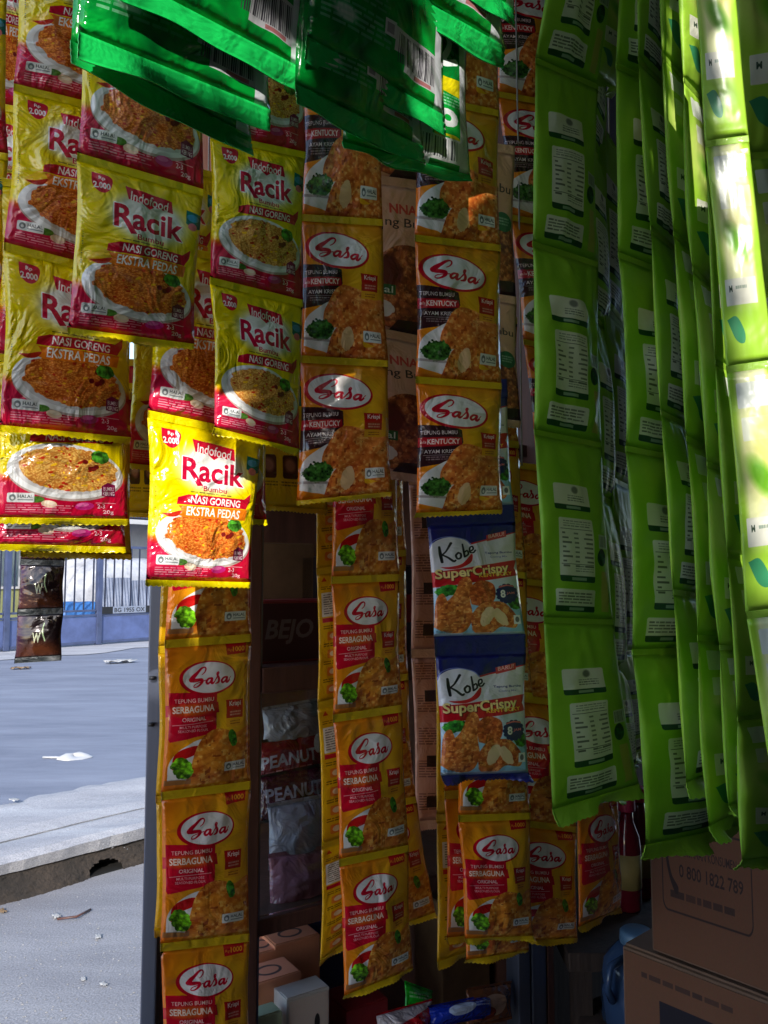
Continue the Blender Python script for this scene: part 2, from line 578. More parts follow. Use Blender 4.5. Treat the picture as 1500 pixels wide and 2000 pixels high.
def print_sasa_red():
    c = Cv(360, 620)
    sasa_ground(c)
    c.poly([(.69, 0), (.935, 0), (.93, .072), (.7, .08)], (196, 18, 30))
    c.text('Rp', .71, .035, .77, .06, (250, 150, 50), .01)
    c.text('1000', .775, .022, .915, .058, (250, 165, 40), .03)
    c.poly([(.03, .315), (.57, .325), (.565, .585), (.5, .615), (.05, .662), (.03, .64)], (206, 12, 40))
    c.poly([(.0, .405), (.585, .4), (.6, .475), (.0, .485)], (196, 12, 36))
    c.ell(.28, .44, .24, .045, (226, 110, 26), 0, .8, .85)
    c.text('TEPUNG BUMBU', .085, .362, .53, .39, (245, 205, 190), .012)
    c.text('SERBAGUNA', .065, .415, .535, .462, (250, 226, 205), .025, 0, -.004)
    c.text('ORIGINAL', .165, .492, .435, .52, (248, 215, 210), .012)
    c.stroke([(.065, .543), (.52, .53)], .007, (240, 170, 170), False)
    c.text('MULTI PURPOSE', .14, .55, .445, .568, (240, 175, 175), .01)
    c.text('SEASONED FLOUR', .125, .577, .46, .595, (240, 175, 175), .01)
    sasa_oval(c, .485, .225, .3, .107)
    # dish
    c.poly([(.05, .93), (.06, .8), (.2, .7), (.42, .65), (.6, .72), (.5, .95), (.2, .93)], (232, 224, 218), True)
    c.poly([(.09, .85), (.1, .76), (.2, .71), (.35, .695), (.34, .75), (.2, .79), (.13, .86)], (196, 22, 20), True)
    m = c.mpoly([(.22, 1.01), (.28, .85), (.34, .71), (.42, .63), (.55, .59), (.68, .6), (.8, .63), (1.0, .6), (1.01, .8), (1.0, 1.01)], True)
    c.crust(m, (238, 150, 46), (182, 82, 22), (252, 202, 104), 61, 44)
    c.leafy(c.rough(c.mell(.2, .85, .1, .085, -.6, .5), 62, .6, 12), (120, 190, 30), 63)
    c.leafy(c.rough(c.mell(.76, .665, .05, .06, -.2, .5), 64, .4, 10), (70, 140, 35), 65)
    c.rect(.02, .925, .3, .962, (130, 100, 84), .6)
    krispi(c)
    c.halal(.66, .83, .93, .895)
    return c.image('print_flour_original')


def print_sasa_dark():
    c = Cv(400, 640)
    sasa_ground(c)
    c.poly([(.0, .325), (.33, .34), (.46, .37), (.47, .47), (.36, .62), (.0, .655)], (58, 26, 30))
    c.poly([(.0, .425), (.45, .43), (.46, .49), (.0, .5)], (170, 16, 34))
    c.ell(.24, .46, .17, .03, (220, 50, 40), 0, .8, .8)
    c.text('TEPUNG BUMBU', .02, .375, .405, .405, (226, 200, 195), .012)
    c.text('ala', .02, .45, .08, .472, (240, 190, 180), .01, .2)
    c.text('KENTUCKY', .09, .438, .43, .48, (250, 222, 212), .025)
    c.text('AYAM KRISPI', .06, .522, .4, .55, (226, 205, 200), .012)
    c.rect(.05, .562, .4, .566, (170, 150, 150))
    c.lines(.08, .575, .36, .61, 2, (170, 140, 140), 4)
    sasa_oval(c, .43, .215, .36, .125, .13)
    c.poly([(.02, .93), (.03, .75), (.16, .66), (.4, .6), (.6, .75), (.5, .98), (.2, .96)], (228, 218, 212), True)
    m = c.mpoly([(.25, .86), (.24, .7), (.3, .61), (.38, .52), (.5, .48), (.7, .51), (.84, .57), (1.01, .59), (1.01, .9), (.7, .88), (.5, .8), (.35, .8)], True)
    c.crust(m, (240, 140, 58), (190, 82, 30), (252, 194, 110), 71, 42)
    c.leafy(c.rough(c.mell(.2, .81, .15, .075, 0, .5), 72, .8, 12), (62, 112, 40), 73)
    m = c.mpoly([(.28, .99), (.33, .86), (.42, .78), (.56, .76), (.72, .8), (.72, .92), (1.0, .9), (1.01, 1.01), (.3, 1.01)], True)
    c.crust(m, (236, 136, 52), (176, 70, 28), (250, 200, 124), 74, 34)
    m = c.rough(c.mell(.52, .87, .075, .085, .2, .5), 75, .5, 12)
    c.blend(m, (236, 190, 140))
    c.stroke([(.0, .875), (.3, .89)], .03, (150, 130, 125), False, .7)
    krispi(c, .7, .38)
    c.halal(.71, .805, .93, .885)
    return c.image('print_flour_kentucky')


def print_kobe():
    c = Cv(400, 640, (226, 222, 226))
    c.blend(np.clip((c.V - .45) * 3, 0, 1), (150, 200, 226))
    c.poly([(0, 0), (1.01, 0), (1.01, .085), (.45, .17), (.3, .12), (.12, .13), (.0, .24)], (22, 26, 104))
    c.poly([(.45, .168), (1.01, .082), (1.01, .092), (.45, .182)], (196, 20, 40))
    c.ell(.22, .24, .25, .135, (226, 222, 226), -.1)
    c.stroke([(.0, .2), (.05, .13), (.2, .1), (.38, .13), (.45, .18)], .012, (120, 130, 200))
    blk = (16, 16, 20)
    c.stroke([(.1, .19), (.105, .26), (.115, .33)], [.025, .035, .03], blk)
    c.stroke([(.23, .16), (.17, .23), (.12, .265)], [.03, .02, .018], blk)
    c.stroke([(.12, .262), (.18, .29), (.235, .325), (.26, .318)], [.02, .026, .03, .02], blk)
    c.stroke([(.3, .25), (.27, .275), (.285, .305), (.32, .295), (.325, .262), (.3, .25)], .024, blk)
    c.stroke([(.355, .175), (.36, .23), (.365, .29)], [.018, .024, .024], blk)
    c.stroke([(.365, .25), (.4, .235), (.41, .265), (.375, .288)], .02, blk)
    c.stroke([(.43, .245), (.47, .225), (.465, .2), (.435, .21), (.432, .25), (.47, .255), (.495, .235)], .02, blk)
    c.poly([(.09, .375), (.2, .375), (.33, .35), (.45, .265), (.43, .34), (.3, .39), (.17, .395)], (206, 20, 38), True)
    c.poly([(.64, .105), (.88, .07), (.88, .125), (.64, .16)], (206, 60, 60))
    c.text('BARU!', .665, .1, .855, .135, (244, 190, 185), .02, 0, -.02)
    c.text('Tepung Bumbu', .6, .255, .94, .28, (40, 40, 120), .015)
    c.text('Coating Mix', .66, .292, .88, .315, (130, 130, 180), .005)
    c.poly([(.0, .42), (.95, .34), (1.0, .34), (.95, .41), (1.0, .475), (.0, .56)], (200, 18, 34))
    for dx, dy, col, b in ((.008, .006, (110, 20, 10), .05), (0, 0, (250, 226, 150), .03)):
        c.text('SuperCrispy', .03 + dx, .395 + dy, .88 + dx, .51 + dy, col, b, 0, -.04)
    c.text('KENTUCKY', .5, .45, .92, .482, (250, 205, 60), .02, 0, -.012)
    c.leafy(c.rough(c.mell(.14, .59, .13, .05, -.3, .5), 81, .5, 12), (60, 150, 50), 82)
    c.leafy(c.rough(c.mell(.92, .72, .1, .06, .3, .5), 83, .5, 12), (60, 140, 40), 84)
    c.crust(c.mpoly([(.0, .92), (.02, .68), (.1, .62), (.16, .8), (.1, .95)], True), (216, 118, 52), (160, 66, 26), (240, 166, 96), 85, 30)
    c.crust(c.mpoly([(.03, .9), (.06, .75), (.2, .63), (.28, .5), (.36, .47), (.41, .54), (.38, .68), (.4, .85), (.3, .97), (.1, .96)], True), (228, 134, 58), (172, 76, 30), (248, 188, 110), 86, 30)
    c.crust(c.mpoly([(.39, .72), (.38, .58), (.5, .51), (.66, .55), (.66, .68), (.54, .74)], True), (206, 96, 42), (140, 52, 22), (232, 146, 76), 87, 28)
    c.crust(c.mpoly([(.4, .95), (.39, .82), (.5, .72), (.64, .7), (.78, .72), (.92, .84), (.9, .94), (.72, .93), (.6, .99), (.46, .985)], True), (230, 132, 60), (172, 74, 30), (248, 192, 116), 88, 30)
    c.blend(c.rough(c.mell(.57, .83, .07, .09, .3, .5), 89, .4, 14), (240, 210, 160))
    c.blend(c.rough(c.mell(.72, .84, .065, .09, -.5, .5), 90, .4, 14), (240, 210, 160))
    for k in range(14):
        a = k * 6.283 / 14
        c.ell(.82 + .115 * math.cos(a), .635 + .115 / c.asp * math.sin(a), .03, .018, (24, 26, 96))
    c.ell(.82, .635, .12, .078, (24, 26, 96))
    c.text('8', .735, .6, .8, .67, (245, 240, 240), .04)
    c.text('JAM', .81, .62, .92, .648, (236, 120, 130), .02)
    c.stroke([(.73, .575), (.82, .562), (.91, .572)], .02, (230, 110, 110))
    c.rect(.88, .83, .97, .91, (238, 238, 238))
    c.ell(.925, .868, .025, .025, (110, 110, 110))
    c.lines(.02, .955, .2, .985, 3, (90, 90, 110), 6)
    c.rect(0, .975, 1, 1, (232, 236, 240), .7)
    return c.image('print_super_crispy')


def print_brown():
    c = Cv(300, 500, (226, 176, 146))
    c.text('NNA', .3, .13, .62, .2, (214, 70, 56), .03)
    c.text('ng Bumbu', .25, .23, .95, .31, (60, 36, 34), .005)
    c.crust(c.mpoly([(.02, .95), (.08, .62), (.3, .45), (.6, .42), (.9, .5), (1, .7), (.96, .96), (.5, 1.0)], True), (196, 104, 52), (84, 28, 18), (236, 168, 104), 91, 30)
    c.ell(.3, .62, .14, .1, (96, 22, 24), 0, .4)
    c.poly([(.02, .7), (.36, .705), (.36, .775), (.02, .77)], (30, 96, 44))
    c.text('inal', .12, .715, .33, .762, (226, 236, 220), .01)
    c.text('pcs', .06, .79, .2, .815, (240, 200, 190), .02)
    c.ell(.84, .5, .13, .07, (40, 110, 70))
    c.lines(.76, .47, .93, .53, 3, (200, 220, 205), 4)
    c.poly([(.4, .93), (1.01, .9), (1.01, 1.01), (.3, 1.01)], (44, 14, 20))
    c.blend(c.rough(c.mell(.2, .87, .16, .06, 0, .5), 92, .5), (226, 214, 206))
    return c.image('print_chicken_flour_peach')


def print_back(kind):
    if kind == 'sasa':
        c = Cv(260, 460, (222, 166, 12))
        c.poly([(.1, .06), (.16, .025), (.22, .06)], (196, 60, 20))
        c.rect(.38, .03, .62, .065, (196, 20, 50))
        c.lines(.08, .1, .95, .13, 2, (90, 60, 10), 1)
        c.rrect(.08, .15, .95, .34, (226, 214, 196), .01)
        c.lines(.12, .165, .9, .33, 9, (80, 60, 50), 2, .4)
        c.rect(.08, .35, .95, .385, (196, 20, 36))
        for k in range(4):
            v = .41 + k * .14
            c.lines(.1, v, .92, v + .035, 2, (84, 58, 10), 3 + k)
            for u in (.32, .7):
                c.rrect(u - .14, v + .05, u + .14, v + .12, (222, 120, 40), .03)
                c.ell(u, v + .085, .09, .022, (232, 196, 150))
        return c.image('print_flour_back')
    if kind == 'racik':
        c = Cv(320, 400, (214, 172, 10))
        c.rect(0, 0, 1, .12, (196, 12, 50))
        c.lines(.1, .16, .9, .3, 5, (70, 50, 10), 2)
        for i in range(2):
            for j in range(3):
                u, v = .22 + j * .28, .46 + i * .27
                c.rrect(u - .1, v - .08, u + .1, v + .08, (64, 24, 26), .03)
                c.ell(u, v - .01, .07, .045, (150, 96, 80), .2, .6)
                c.lines(u - .12, v + .1, u + .12, v + .14, 2, (70, 50, 10), i * 3 + j)
        c.rrect(.62, .16, .92, .3, (0, 96, 74), .02)
        return c.image('print_seasoning_back')
    if kind == 'brown':
        c = Cv(260, 460, (196, 138, 112))
        for k in range(5):
            c.lines(.06, .03 + k * .2, .94, .14 + k * .2, 7, (96, 48, 40), k, .5)
        for v in (.2, .6, .85):
            c.rect(.2, v, .62, v + .07, (44, 16, 22))
        return c.image('print_peach_back')


def print_lime_back(seed):
    c = Cv(300, 640, (146, 200, 48))
    n = vnoise(c.h, c.w, 60, seed, 2)
    c.blend(np.clip((n - .4) * 1.4, 0, 1) * .35, (184, 222, 90))
    W, D = (238, 236, 230), (14, 74, 44)
    for (u0, v0, u1, v1, b) in ((.16, .255, .68, .40, .03), (.2, .445, .68, .80, .034), (.14, .84, .7, .965, .032)):
        c.rrect(u0, v0, u1, v1, W, .025)
        c.blend(c.mrrect(u0, v0, u1, v1, .025) * (c.V > v1 - b), D)
        c.rrect((u0 + u1) / 2 - .1, v1 - b * .75, (u0 + u1) / 2 + .1, v1 - b * .25, (150, 176, 160), .005)
    c.ell(.45, .285, .05, .02, (130, 130, 130), 0, .5)
    c.lines(.34, .315, .6, .355, 3, (110, 112, 110), 1)
    c.lines(.26, .46, .66, .5, 3, (120, 122, 120), 2, .4)
    c.rect(.22, .505, .66, .508, (90, 92, 90))
    for k in range(8):
        v = .525 + k * .026
        c.rect(.24, v, .24 + .04 + .04 * ((k * 7) % 3), v + .01, (90, 92, 90), .8)
        c.rect(.4, v, .46, v + .01, (100, 102, 100), .7)
        c.rect(.56 - .03 * (k % 2), v, .66, v + .01, (90, 92, 90), .7)
    c.rect(.22, .70, .66, .703, (80, 82, 80))
    c.lines(.4, .71, .66, .75, 3, (110, 112, 110), 5, .4)
    c.lines(.17, .86, .67, .925, 4, (80, 82, 80), 6, .5)
    c.leafy(c.mell(.82, .65, .08, .05, .2), (18, 84, 34), 7)
    c.rect(.8, .73, .92, .96, (196, 180, 90), .8)
    c.rrect(.76, .52, .95, .6, (188, 200, 176), .01)
    for k in range(7):
        c.rect(.785 + k * .021, .53, .793 + k * .021, .59, (60, 84, 66))
    return c.image('print_lime_back')


def print_lime_front(pale=False):
    c = Cv(300, 640, (164, 212, 58))
    n = vnoise(c.h, c.w, 90, 12, 2)
    c.blend(np.clip((n - .4) * 1.6, 0, 1) * .5, (190, 226, 84))
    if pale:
        c.blend(np.clip(np.minimum(c.U - .1, .86 - c.U) * 9, 0, 1) * np.clip((.78 - c.V) * 7, 0, 1), (246, 248, 186))  # glare of the sunlit strip painted in as a pale core
    c.rrect(.12, .62, .8, .74, (236, 234, 214), .01)
    c.text('M', .2, .65, .27, .68, (60, 80, 60), .03)
    c.lines(.34, .655, .6, .68, 1, (130, 150, 130), 4)
    c.poly([(.1, .80), (.3, .79), (.45, .86), (.42, .91), (.25, .89)], (60, 150, 100), True)
    c.ell(.45, .36, .36, .2, (236, 236, 150), .3, .9, .8)
    c.rrect(.2, .2, .9, .3, (240, 242, 215), .02)
    c.ell(.66, .3, .26, .14, (230, 226, 120), .4, .7, .8)
    c.ell(.5, .46, .3, .06, (120, 190, 40), .5, .8)
    c.rrect(.16, .05, .86, .16, (236, 240, 225), .02)
    return c.image('print_lime_front_glare' if pale else 'print_lime_front')


def print_dk(front):
    c = Cv(420, 560, (6, 166, 56))
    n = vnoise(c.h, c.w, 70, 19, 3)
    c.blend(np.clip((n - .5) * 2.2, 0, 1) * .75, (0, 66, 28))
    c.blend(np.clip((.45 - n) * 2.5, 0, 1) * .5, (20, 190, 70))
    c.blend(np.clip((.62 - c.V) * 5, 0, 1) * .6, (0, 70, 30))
    if front:
        c.rect(.5, .0, .64, 1, (236, 240, 236))
        c.poly([(.66, .5), (.92, .5), (.92, .6), (.66, .58)], (232, 214, 20))
        c.stroke([(.7, .2), (.8, .3), (.74, .42), (.86, .4)], .05, (240, 244, 240))
        c.text('o', .68, .68, .88, .78, (245, 248, 245), .05)
        c.text('h', .66, .8, .9, .86, (230, 220, 30), .05)
        c.lines(.66, .6, .92, .67, 4, (200, 236, 210), 3)
        c.rect(.3, .84, .92, .97, (240, 240, 238))
        for k in range(22):
            c.rect(.34 + k * .025, .85, .34 + k * .025 + .004 + .009 * ((k * 5) % 3) / 2, .955, (60, 60, 70))
    else:
        c.lines(.06, .5, .5, .72, 8, (120, 170, 130), 2, .45, .6)
        c.lines(.06, .74, .52, .88, 5, (150, 190, 160), 3, .5, .7)
        c.ell(.2, .8, .07, .04, (190, 206, 194), .3, .6, .8)
        c.rect(.46, .72, .54, .8, (214, 214, 214))
        c.rect(.475, .735, .525, .785, (150, 150, 150))
        c.poly([(.54, .73), (.9, .73), (.9, .93), (.62, .93), (.62, .85), (.54, .85)], (208, 206, 208))
        for k in range(24):
            c.rect(.57 + k * .0135, .75, .57 + k * .0135 + .003 + .006 * ((k * 7) % 4) / 3, .90, (70, 66, 74))
        c.rect(.72, .905, .86, .925, (190, 120, 120))
        c.lines(.06, .2, .85, .44, 9, (90, 150, 110), 5, .4, .5)
    c.rect(.9, 0, .985, 1, (226, 228, 230))
    return c.image('print_green_refill_front' if front else 'print_green_refill_back')


def print_coffee():
    c = Cv(240, 260, (26, 14, 16))
    c.blend(np.clip((.25 - c.U) * 4, 0, 1), (64, 18, 54))
    c.ell(.5, .95, .5, .3, (84, 44, 24), 0, .9)
    c.ell(.45, .35, .3, .2, (26, 12, 16), .2, .5)
    c.text('W', .38, .42, .56, .66, (172, 178, 150), .02)
    c.stroke([(.62, .2), (.6, .4), (.66, .62)], .03, (150, 170, 130))
    return c.image('print_coffee_sachet')


def print_carton(low):
    c = Cv(520, 340, (122, 80, 58))
    n = vnoise(c.h, c.w, 30, 3, 3)
    c.blend(np.clip((n - .5) * 2, 0, 1) * .25, (116, 70, 46))
    ink = (58, 40, 38)
    if not low:
        c.lines(.1, .08, .62, .2, 2, ink, 3, .6, .9)
        c.lines(.5, .03, .95, .16, 2, ink, 4, .6, .9)
        c.rrect(.08, .33, .72, .78, ink, .04)
        c.rrect(.087, .34, .713, .77, (120, 78, 56), .036)
        c.stroke([(.125, .4), (.12, .5), (.145, .6), (.185, .66)], [.032, .02, .02, .034], ink)
        c.text('LAYANAN KONSUMEN', .24, .44, .62, .485, ink, .005)
        c.text('0 800 1822 789', .21, .53, .66, .595, ink, .01)
        c.lines(.14, .67, .62, .72, 1, ink, 8, .7)
        c.ell(.62, .2, .045, .07, ink)
        c.ell(.625, .2, .018, .03, (120, 78, 56))
    else:
        c.lines(.1, .07, .6, .11, 1, ink, 2, .6, .9)
        c.rect(.2, .17, .52, .55, (34, 27, 40))
        c.lines(.55, .34, .94, .6, 4, ink, 5, .55, .9)
        c.rect(.08, .7, .93, .712, ink)
    return c.image('print_carton_lower' if low else 'print_carton_upper')


def print_label(name, wh, bg, items):
    c = Cv(wh[0], wh[1], bg)
    for it in items:
        getattr(c, it[0])(*it[1:])
    return c.image(name)


# ------------------------------------------------------------------ materials
def new_mat(name):
    m = bpy.data.materials.new(name)
    m.use_nodes = True
    return m, m.node_tree, m.node_tree.nodes['Principled BSDF']


def film(name, img=None, col=None, rough=.2, crinkle=.5, scale=26.0, transl=0.0, metal=0.0, tcol=None, coat=.5):
    """glossy packaging film: flat print or one colour, with crinkles in the normal"""
    m, t, p = new_mat(name)
    N, L = t.nodes, t.links
    if img is not None:
        tx = N.new('ShaderNodeTexImage')
        tx.image = img
        tx.interpolation = 'Linear'
        tx.extension = 'EXTEND'
        src = tx.outputs['Color']
        L.new(src, p.inputs['Base Color'])
    else:
        p.inputs['Base Color'].default_value = (*col, 1)
        src = None
    p.inputs['Roughness'].default_value = rough
    p.inputs['Metallic'].default_value = metal
    p.inputs['Coat Weight'].default_value = coat
    p.inputs['Coat Roughness'].default_value = 0.07
    tc = N.new('ShaderNodeTexCoord')
    oi = N.new('ShaderNodeObjectInfo')
    mp = N.new('ShaderNodeVectorMath'); mp.operation = 'ADD'
    sc_ = N.new('ShaderNodeVectorMath'); sc_.operation = 'SCALE'
    sc_.inputs['Scale'].default_value = 7.0
    L.new(oi.outputs['Random'], sc_.inputs[0])
    L.new(tc.outputs['Object'], mp.inputs[0])
    L.new(sc_.outputs[0], mp.inputs[1])
    n1 = N.new('ShaderNodeTexNoise')
    n1.inputs['Scale'].default_value = scale
    n1.inputs['Detail'].default_value = 3
    n1.inputs['Distortion'].default_value = 1.2
    L.new(mp.outputs[0], n1.inputs['Vector'])
    vo = N.new('ShaderNodeTexVoronoi')
    vo.feature = 'DISTANCE_TO_EDGE'
    vo.inputs['Scale'].default_value = scale * .9
    L.new(mp.outputs[0], vo.inputs['Vector'])
    ad = N.new('ShaderNodeMath'); ad.operation = 'MULTIPLY_ADD'
    ad.inputs[1].default_value = .25
    L.new(vo.outputs['Distance'], ad.inputs[0])
    L.new(n1.outputs['Fac'], ad.inputs[2])
    b = N.new('ShaderNodeBump')
    b.inputs['Strength'].default_value = crinkle
    b.inputs['Distance'].default_value = .012
    L.new(ad.outputs[0], b.inputs['Height'])
    L.new(b.outputs[0], p.inputs['Normal'])
    L.new(b.outputs[0], p.inputs['Coat Normal'])
    if transl > 0:
        tr = N.new('ShaderNodeBsdfTranslucent')
        if src is not None: L.new(src, tr.inputs['Color'])
        else: tr.inputs['Color'].default_value = (*(tcol or col), 1)
        mx = N.new('ShaderNodeMixShader')
        mx.inputs[0].default_value = transl
        L.new(p.outputs[0], mx.inputs[1])
        L.new(tr.outputs[0], mx.inputs[2])
        L.new(mx.outputs[0], N['Material Output'].inputs[0])
    return m


def solid(name, col, rough=.6, var=.25, scale=12.0, metal=0.0, bump=.0, detail=5.0, col2=None, stretch=None):
    m, t, p = new_mat(name)
    N, L = t.nodes, t.links
    tc = N.new('ShaderNodeTexCoord')
    mp = N.new('ShaderNodeMapping')
    if stretch: mp.inputs['Scale'].default_value = stretch
    L.new(tc.outputs['Object'], mp.inputs[0])
    n = N.new('ShaderNodeTexNoise')
    n.inputs['Scale'].default_value = scale
    n.inputs['Detail'].default_value = detail
    n.inputs['Roughness'].default_value = .65
    L.new(mp.outputs[0], n.inputs['Vector'])
    rp = N.new('ShaderNodeValToRGB')
    rp.color_ramp.elements[0].position = .32
    rp.color_ramp.elements[1].position = .68
    lo = col2 or tuple(c * (1 - var) for c in col)
    hi = tuple(min(1, c * (1 + var * .6)) for c in col) if not col2 else col
    rp.color_ramp.elements[0].color = (*lo, 1)
    rp.color_ramp.elements[1].color = (*hi, 1)
    L.new(n.outputs['Fac'], rp.inputs[0])
    L.new(rp.outputs[0], p.inputs['Base Color'])
    p.inputs['Roughness'].default_value = rough
    p.inputs['Metallic'].default_value = metal
    if bump:
        b = N.new('ShaderNodeBump')
        b.inputs['Strength'].default_value = bump
        b.inputs['Distance'].default_value = .01
        L.new(n.outputs['Fac'], b.inputs['Height'])
        L.new(b.outputs[0], p.inputs['Normal'])
    return m


def ground_mat(name, c1, c2, c3, fine=220.0, bump=.5, rough=.9):
    """dusty mineral ground: broad patches, fine grit, specks"""
    m, t, p = new_mat(name)
    N, L = t.nodes, t.links
    tc = N.new('ShaderNodeTexCoord')
    a = N.new('ShaderNodeTexNoise'); a.inputs['Scale'].default_value = 1.7; a.inputs['Detail'].default_value = 9
    b = N.new('ShaderNodeTexNoise'); b.inputs['Scale'].default_value = fine; b.inputs['Detail'].default_value = 2
    v = N.new('ShaderNodeTexVoronoi'); v.inputs['Scale'].default_value = 70.0
    for n in (b, v): L.new(tc.outputs['Object'], n.inputs['Vector'])
    mp = N.new('ShaderNodeMapping')
    mp.inputs['Rotation'].default_value = (0, 0, R(-46))
    mp.inputs['Scale'].default_value = (.5, 2.2, 1)
    L.new(tc.outputs['Object'], mp.inputs[0])
    L.new(mp.outputs[0], a.inputs['Vector'])
    a.inputs['Roughness'].default_value = .68
    r1 = N.new('ShaderNodeValToRGB')
    r1.color_ramp.elements[0].position = .35; r1.color_ramp.elements[0].color = (*c1, 1)
    r1.color_ramp.elements[1].position = .68; r1.color_ramp.elements[1].color = (*c2, 1)
    L.new(a.outputs['Fac'], r1.inputs[0])
    mx = N.new('ShaderNodeMix'); mx.data_type = 'RGBA'; mx.blend_type = 'MULTIPLY'
    mx.inputs['Factor'].default_value = .7
    r2 = N.new('ShaderNodeValToRGB')
    r2.color_ramp.elements[0].position = .3; r2.color_ramp.elements[0].color = (.55, .55, .55, 1)
    r2.color_ramp.elements[1].position = .7; r2.color_ramp.elements[1].color = (1.25, 1.25, 1.25, 1)
    L.new(b.outputs['Fac'], r2.inputs[0])
    L.new(r1.outputs[0], mx.inputs['A']); L.new(r2.outputs[0], mx.inputs['B'])
    mx2 = N.new('ShaderNodeMix'); mx2.data_type = 'RGBA'
    lt = N.new('ShaderNodeMath'); lt.operation = 'LESS_THAN'; lt.inputs[1].default_value = .055
    L.new(v.outputs['Distance'], lt.inputs[0])
    L.new(lt.outputs[0], mx2.inputs['Factor'])
    L.new(mx.outputs['Result'], mx2.inputs['A'])
    mx2.inputs['B'].default_value = (*c3, 1)
    L.new(mx2.outputs['Result'], p.inputs['Base Color'])
    p.inputs['Roughness'].default_value = rough
    bp = N.new('ShaderNodeBump'); bp.inputs['Strength'].default_value = bump; bp.inputs['Distance'].default_value = .004
    L.new(b.outputs['Fac'], bp.inputs['Height']); L.new(bp.outputs[0], p.inputs['Normal'])
    return m


def glass_mat(name, rough=.03, tint=(.9, .95, .95)):
    m, t, p = new_mat(name)
    N, L = t.nodes, t.links
    tr = N.new('ShaderNodeBsdfTransparent'); tr.inputs[0].default_value = (*tint, 1)
    gl = N.new('ShaderNodeBsdfGlossy'); gl.inputs['Roughness'].default_value = rough
    fr = N.new('ShaderNodeFresnel'); fr.inputs[0].default_value = 1.45
    mx = N.new('ShaderNodeMixShader')
    L.new(fr.outputs[0], mx.inputs[0]); L.new(tr.outputs[0], mx.inputs[1]); L.new(gl.outputs[0], mx.inputs[2])
    L.new(mx.outputs[0], N['Material Output'].inputs[0])
    return m


I_RH, I_RN = print_racik(True), print_racik(False)
I_SR, I_SD, I_KO, I_BR = print_sasa_red(), print_sasa_dark(), print_kobe(), print_brown()
I_SB, I_RB, I_BB = print_back('sasa'), print_back('racik'), print_back('brown')
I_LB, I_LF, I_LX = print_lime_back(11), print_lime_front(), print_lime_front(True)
I_DB, I_DF, I_CO = print_dk(False), print_dk(True), print_coffee()

M = {
    'rh': film('film_rice_hot', I_RH, crinkle=.85), 'rn': film('film_rice', I_RN, crinkle=.85), 'rb': film('film_rice_back', I_RB),
    'sr': film('film_flour_original', I_SR), 'sd': film('film_flour_kentucky', I_SD), 'sb': film('film_flour_back', I_SB),
    'ko': film('film_super_crispy', I_KO, rough=.3), 'br': film('film_peach', I_BR, rough=.35), 'bb': film('film_peach_back', I_BB, rough=.4),
    'lb': film('film_lime_back', I_LB, rough=.5, coat=.06, crinkle=.3, scale=16, transl=.22),
    'lf': film('film_lime_front', I_LF, rough=.5, coat=.06, crinkle=.3, scale=16, transl=.22),
    'lfx': film('film_lime_front_glare', I_LX, rough=.28, coat=.0, crinkle=.3, scale=16, transl=.12),  # lit copy of the lime front, glare in its print
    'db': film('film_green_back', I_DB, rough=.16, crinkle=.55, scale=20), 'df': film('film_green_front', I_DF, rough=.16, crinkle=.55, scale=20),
    'co': film('foil_coffee', I_CO, rough=.2, crinkle=.4, scale=22, metal=.35),
    's_yel': film('seal_yellow', col=(.82, .66, .0), rough=.3, crinkle=.3, scale=60),
    's_yel2': film('seal_amber', col=(.72, .46, .01), rough=.3, crinkle=.3, scale=60),
    's_red': film('seal_red', col=(.58, .004, .03), rough=.3, crinkle=.3, scale=60),
    's_navy': film('seal_navy', col=(.008, .01, .14), rough=.3, crinkle=.3, scale=60),
    's_peach': film('seal_peach', col=(.72, .42, .28), rough=.4, crinkle=.3, scale=60),
    's_lime': film('seal_lime', col=(.36, .62, .05), rough=.5, coat=.06, crinkle=.3, scale=40, transl=.22),
    's_green': film('seal_green', col=(.01, .52, .09), rough=.16, crinkle=.5, scale=30),
    's_dark': film('seal_dark', col=(.006, .01, .012), rough=.45, crinkle=.3, scale=50, coat=.0),
    'metal': solid('aluminium', (.13, .145, .2), .38, .25, 20, metal=.7, stretch=(1, 1, .05)),
    'wood': solid('brown_wood', (.085, .035, .025), .5, .4, 8, stretch=(6, 6, .6), bump=.15),
    'plank': solid('dark_plank', (.05, .03, .022), .7, .4, 6, stretch=(6, 6, .5), bump=.3),
    'carton': solid('kraft_card', (.2, .115, .075), .85, .18, 9, bump=.05),
    'tarp': solid('blue_tarpaulin', (.03, .12, .33), .5, .25, 9, bump=.2),
    'sheet_tarp': solid('awning_tarpaulin', (.09, .1, .12), .6, .3, 5, bump=.2),
    'navy_metal': solid('navy_painted_steel', (.04, .055, .12), .55, .35, 5, bump=.12),
    'bar': solid('dark_bar_paint', (.012, .016, .04), .5, .3, 20),
    'panel': solid('faded_blue_panel', (.06, .085, .2), .6, .35, 3, bump=.1),
    'wall': solid('olive_plaster', (.2, .21, .09), .9, .25, 3),
    'pale_wall': solid('pale_plaster', (.26, .27, .31), .9, .2, 2.5, bump=.1),
    'heap': solid('weathered_sheeting', (.32, .33, .37), .6, .4, 4, bump=.3),
    'sheet': solid('grey_sheet', (.16, .18, .24), .6, .25, 4),
    'white_pl': solid('white_plastic', (.38, .38, .39), .4, .06, 10),
    'cord': solid('plastic_cord', (.3, .28, .25), .6, .2, 40),
    'bamboo': solid('bamboo', (.3, .2, .09), .5, .3, 14, stretch=(1, 1, .1)),
    'black': solid('black_paint', (.015, .015, .018), .5, .2, 20),
    'glass': glass_mat('clear_glass'),
}


